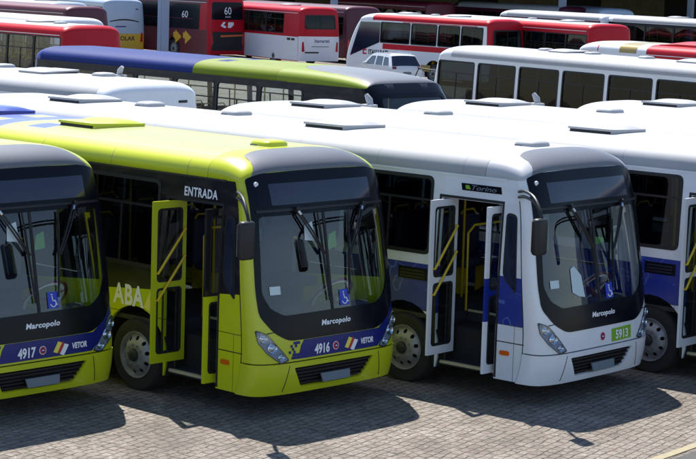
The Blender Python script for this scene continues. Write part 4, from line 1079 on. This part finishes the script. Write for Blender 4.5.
# ------------------------------------------------------------------ ground
def ground_mat():
    m, nt, b, out = new_mat('stone_setts')
    N = nt.nodes.new; Lk = nt.links.new
    tc = N('ShaderNodeTexCoord'); mp = N('ShaderNodeMapping'); mp.inputs['Rotation'].default_value = (0, 0, D_(78))
    Lk(tc.outputs['Object'], mp.inputs[0])
    dn = N('ShaderNodeTexNoise'); dn.inputs['Scale'].default_value = 3.6; dn.inputs['Detail'].default_value = 3
    Lk(mp.outputs[0], dn.inputs['Vector'])
    sub = N('ShaderNodeVectorMath'); sub.operation = 'SUBTRACT'; sub.inputs[1].default_value = (.5, .5, .5); Lk(dn.outputs['Color'], sub.inputs[0])
    sc = N('ShaderNodeVectorMath'); sc.operation = 'SCALE'; sc.inputs['Scale'].default_value = .10; Lk(sub.outputs[0], sc.inputs[0])
    ad = N('ShaderNodeVectorMath'); ad.operation = 'ADD'; Lk(mp.outputs[0], ad.inputs[0]); Lk(sc.outputs[0], ad.inputs[1])
    br = N('ShaderNodeTexBrick'); br.inputs['Scale'].default_value = 1; br.inputs['Brick Width'].default_value = .185; br.inputs['Row Height'].default_value = .118
    br.inputs['Mortar Size'].default_value = .011; br.inputs['Mortar Smooth'].default_value = .6; br.offset = .43; br.squash = .8; br.squash_frequency = 3
    br.inputs['Color1'].default_value = rgb(.35, .325, .295); br.inputs['Color2'].default_value = rgb(.24, .22, .198); br.inputs['Mortar'].default_value = rgb(.30, .085, .07)
    Lk(ad.outputs[0], br.inputs['Vector'])
    n2 = N('ShaderNodeTexNoise'); n2.inputs['Scale'].default_value = .9; n2.inputs['Detail'].default_value = 7; Lk(tc.outputs['Object'], n2.inputs['Vector'])
    r2 = N('ShaderNodeValToRGB'); r2.color_ramp.elements[0].position = .3; r2.color_ramp.elements[0].color = rgb(.60, .56, .50); r2.color_ramp.elements[1].position = .72; r2.color_ramp.elements[1].color = rgb(1.0, .98, .95)
    Lk(n2.outputs['Fac'], r2.inputs[0])
    mul = N('ShaderNodeMixRGB'); mul.blend_type = 'MULTIPLY'; mul.inputs[0].default_value = 1; 
    jn = N('ShaderNodeTexNoise'); jn.inputs['Scale'].default_value = 7; jn.inputs['Detail'].default_value = 3; Lk(tc.outputs['Object'], jn.inputs['Vector'])
    jr = N('ShaderNodeValToRGB'); jr.color_ramp.elements[0].position = .42; jr.color_ramp.elements[1].position = .60; Lk(jn.outputs['Fac'], jr.inputs[0])
    vo = N('ShaderNodeTexVoronoi'); vo.inputs['Scale'].default_value = 7.5; Lk(ad.outputs[0], vo.inputs['Vector'])
    st_ = N('ShaderNodeMixRGB'); st_.inputs[1].default_value = rgb(.18, .17, .158); st_.inputs[2].default_value = rgb(.42, .40, .37)
    sv = N('ShaderNodeSeparateColor'); Lk(vo.outputs['Color'], sv.inputs[0]); Lk(sv.outputs[0], st_.inputs[0])
    jf = M2(nt, 'MULTIPLY', br.outputs['Fac'], M2(nt, 'MULTIPLY_ADD', jr.outputs[0], .75, .25))
    jm = N('ShaderNodeMixRGB'); jm.inputs[2].default_value = rgb(.06, .052, .045); Lk(jf, jm.inputs[0])
    av = N('ShaderNodeMixRGB'); av.inputs[0].default_value = .5; Lk(br.outputs['Color'], av.inputs[1]); Lk(st_.outputs[0], av.inputs[2]); Lk(av.outputs[0], jm.inputs[1])
    Lk(jm.outputs[0], mul.inputs[1]); Lk(r2.outputs[0], mul.inputs[2])
    n3 = N('ShaderNodeTexNoise'); n3.inputs['Scale'].default_value = 26; n3.inputs['Detail'].default_value = 5; Lk(tc.outputs['Object'], n3.inputs['Vector'])
    r3 = N('ShaderNodeValToRGB'); r3.color_ramp.elements[0].color = rgb(.55, .53, .50); r3.color_ramp.elements[1].color = rgb(1.12, 1.10, 1.06); r3.color_ramp.elements[0].position = .3; r3.color_ramp.elements[1].position = .7
    Lk(n3.outputs['Fac'], r3.inputs[0])
    mul2 = N('ShaderNodeMixRGB'); mul2.blend_type = 'MULTIPLY'; mul2.inputs[0].default_value = 1; Lk(mul.outputs[0], mul2.inputs[1]); Lk(r3.outputs[0], mul2.inputs[2])
    # oil and tyre stains
    n4 = N('ShaderNodeTexNoise'); n4.inputs['Scale'].default_value = .55; n4.inputs['Detail'].default_value = 5; Lk(mp.outputs[0], n4.inputs['Vector'])
    r4 = N('ShaderNodeValToRGB'); r4.color_ramp.elements[0].position = .52; r4.color_ramp.elements[1].position = .72; Lk(n4.outputs['Fac'], r4.inputs[0])
    mf = M2(nt, 'MULTIPLY', r4.outputs[0], .42)
    mx = N('ShaderNodeMixRGB'); mx.inputs[2].default_value = rgb(.10, .09, .08); Lk(mf, mx.inputs[0]); Lk(mul2.outputs[0], mx.inputs[1])
    Lk(mx.outputs[0], b.inputs['Base Color']); b.inputs['Roughness'].default_value = .85
    bp = N('ShaderNodeBump'); bp.inputs['Strength'].default_value = .8; bp.inputs['Distance'].default_value = .02
    inv = M2(nt, 'SUBTRACT', 1.0, br.outputs['Fac']); hh = M2(nt, 'MULTIPLY_ADD', sv.outputs[1], .5, M2(nt, 'MULTIPLY_ADD', n3.outputs['Fac'], .5, inv))
    Lk(hh, bp.inputs['Height']); Lk(bp.outputs[0], b.inputs['Normal'])
    return m
MT['ground'] = ground_mat()
g = mesh_from('ground', [(-900, -400, 0), (400, -400, 0), (400, 900, 0), (-900, 900, 0)], [(0, 1, 2, 3)])
go = obj('ground', g, 'ground'); go['kind'] = 'structure'
m, nt, b, out = new_mat('faded_yellow_line')
tc = nt.nodes.new('ShaderNodeTexCoord'); nn = noise(nt, tc, 9, 6)
nt.links.new(MIX(nt, nn, (.24, .22, .18), (.40, .33, .16)), b.inputs['Base Color']); b.inputs['Roughness'].default_value = .8
MT['line'] = m
def lx(y): return 4.26 - .105 * (y - .95)
ln = mesh_from('painted_line', [(lx(-30) - .06, -30, .008), (lx(-30) + .06, -30, .008), (lx(60) + .06, 60, .008), (lx(60) - .06, 60, .008)], [(0, 1, 2, 3)])
MT['asphalt'] = paint('asphalt', (.10, .095, .09), .85, 0, .25)
rd = obj('road', mesh_from('road', [(lx(-60) + .14, -60, .004), (lx(-60) + 9, -60, .004), (lx(90) + 9, 90, .004), (lx(90) + .14, 90, .004)], [(0, 1, 2, 3)]), 'asphalt'); rd['kind'] = 'structure'
lo = obj('painted_line', ln, 'line'); lo['kind'] = 'structure'

# ------------------------------------------------------------------ sun, sky, camera
S = Vector((-.55, .27, 1)).normalized()
sl = bpy.data.lights.new('sun', 'SUN'); sl.energy = 3.8; sl.angle = D_(.5); sl.color = (1, .955, .89)
so = bpy.data.objects.new('sun', sl); COL.objects.link(so); so.rotation_euler = (-S).to_track_quat('-Z', 'Y').to_euler()
w = bpy.data.worlds.new('World'); scene.world = w; w.use_nodes = True
nt = w.node_tree; bg = nt.nodes['Background']
sk = nt.nodes.new('ShaderNodeTexSky'); sk.sky_type = 'NISHITA'; sk.sun_disc = False
sk.sun_elevation = math.asin(S.z); sk.sun_rotation = math.atan2(S.x, S.y)
sk.air_density = 1.0; sk.dust_density = .3; sk.ozone_density = 2.2
nt.links.new(sk.outputs[0], bg.inputs[0]); bg.inputs[1].default_value = .084
cam = bpy.data.cameras.new('camera'); co = bpy.data.objects.new('camera', cam); COL.objects.link(co); scene.camera = co
yaw, pit, rol = D_(133.21904671), D_(-7.36555793), D_(1.80733236)
d = Vector((math.cos(yaw) * math.cos(pit), math.sin(yaw) * math.cos(pit), math.sin(pit)))
r = d.cross(Vector((0, 0, 1))).normalized(); u = r.cross(d)
r2 = r * math.cos(rol) + u * math.sin(rol); u2 = -r * math.sin(rol) + u * math.cos(rol)
M = Matrix((r2, u2, -d)).transposed().to_4x4(); M.translation = Vector((17.32949488, -18.24541754, 5.50327645))
co.matrix_world = M
cam.sensor_width = 36; cam.lens = 105.892921; cam.clip_end = 3000; cam.clip_start = .1
scene.view_settings.view_transform = 'Standard'; scene.view_settings.look = 'None'; scene.view_settings.gamma = 1
scene.view_settings.exposure = 1.1
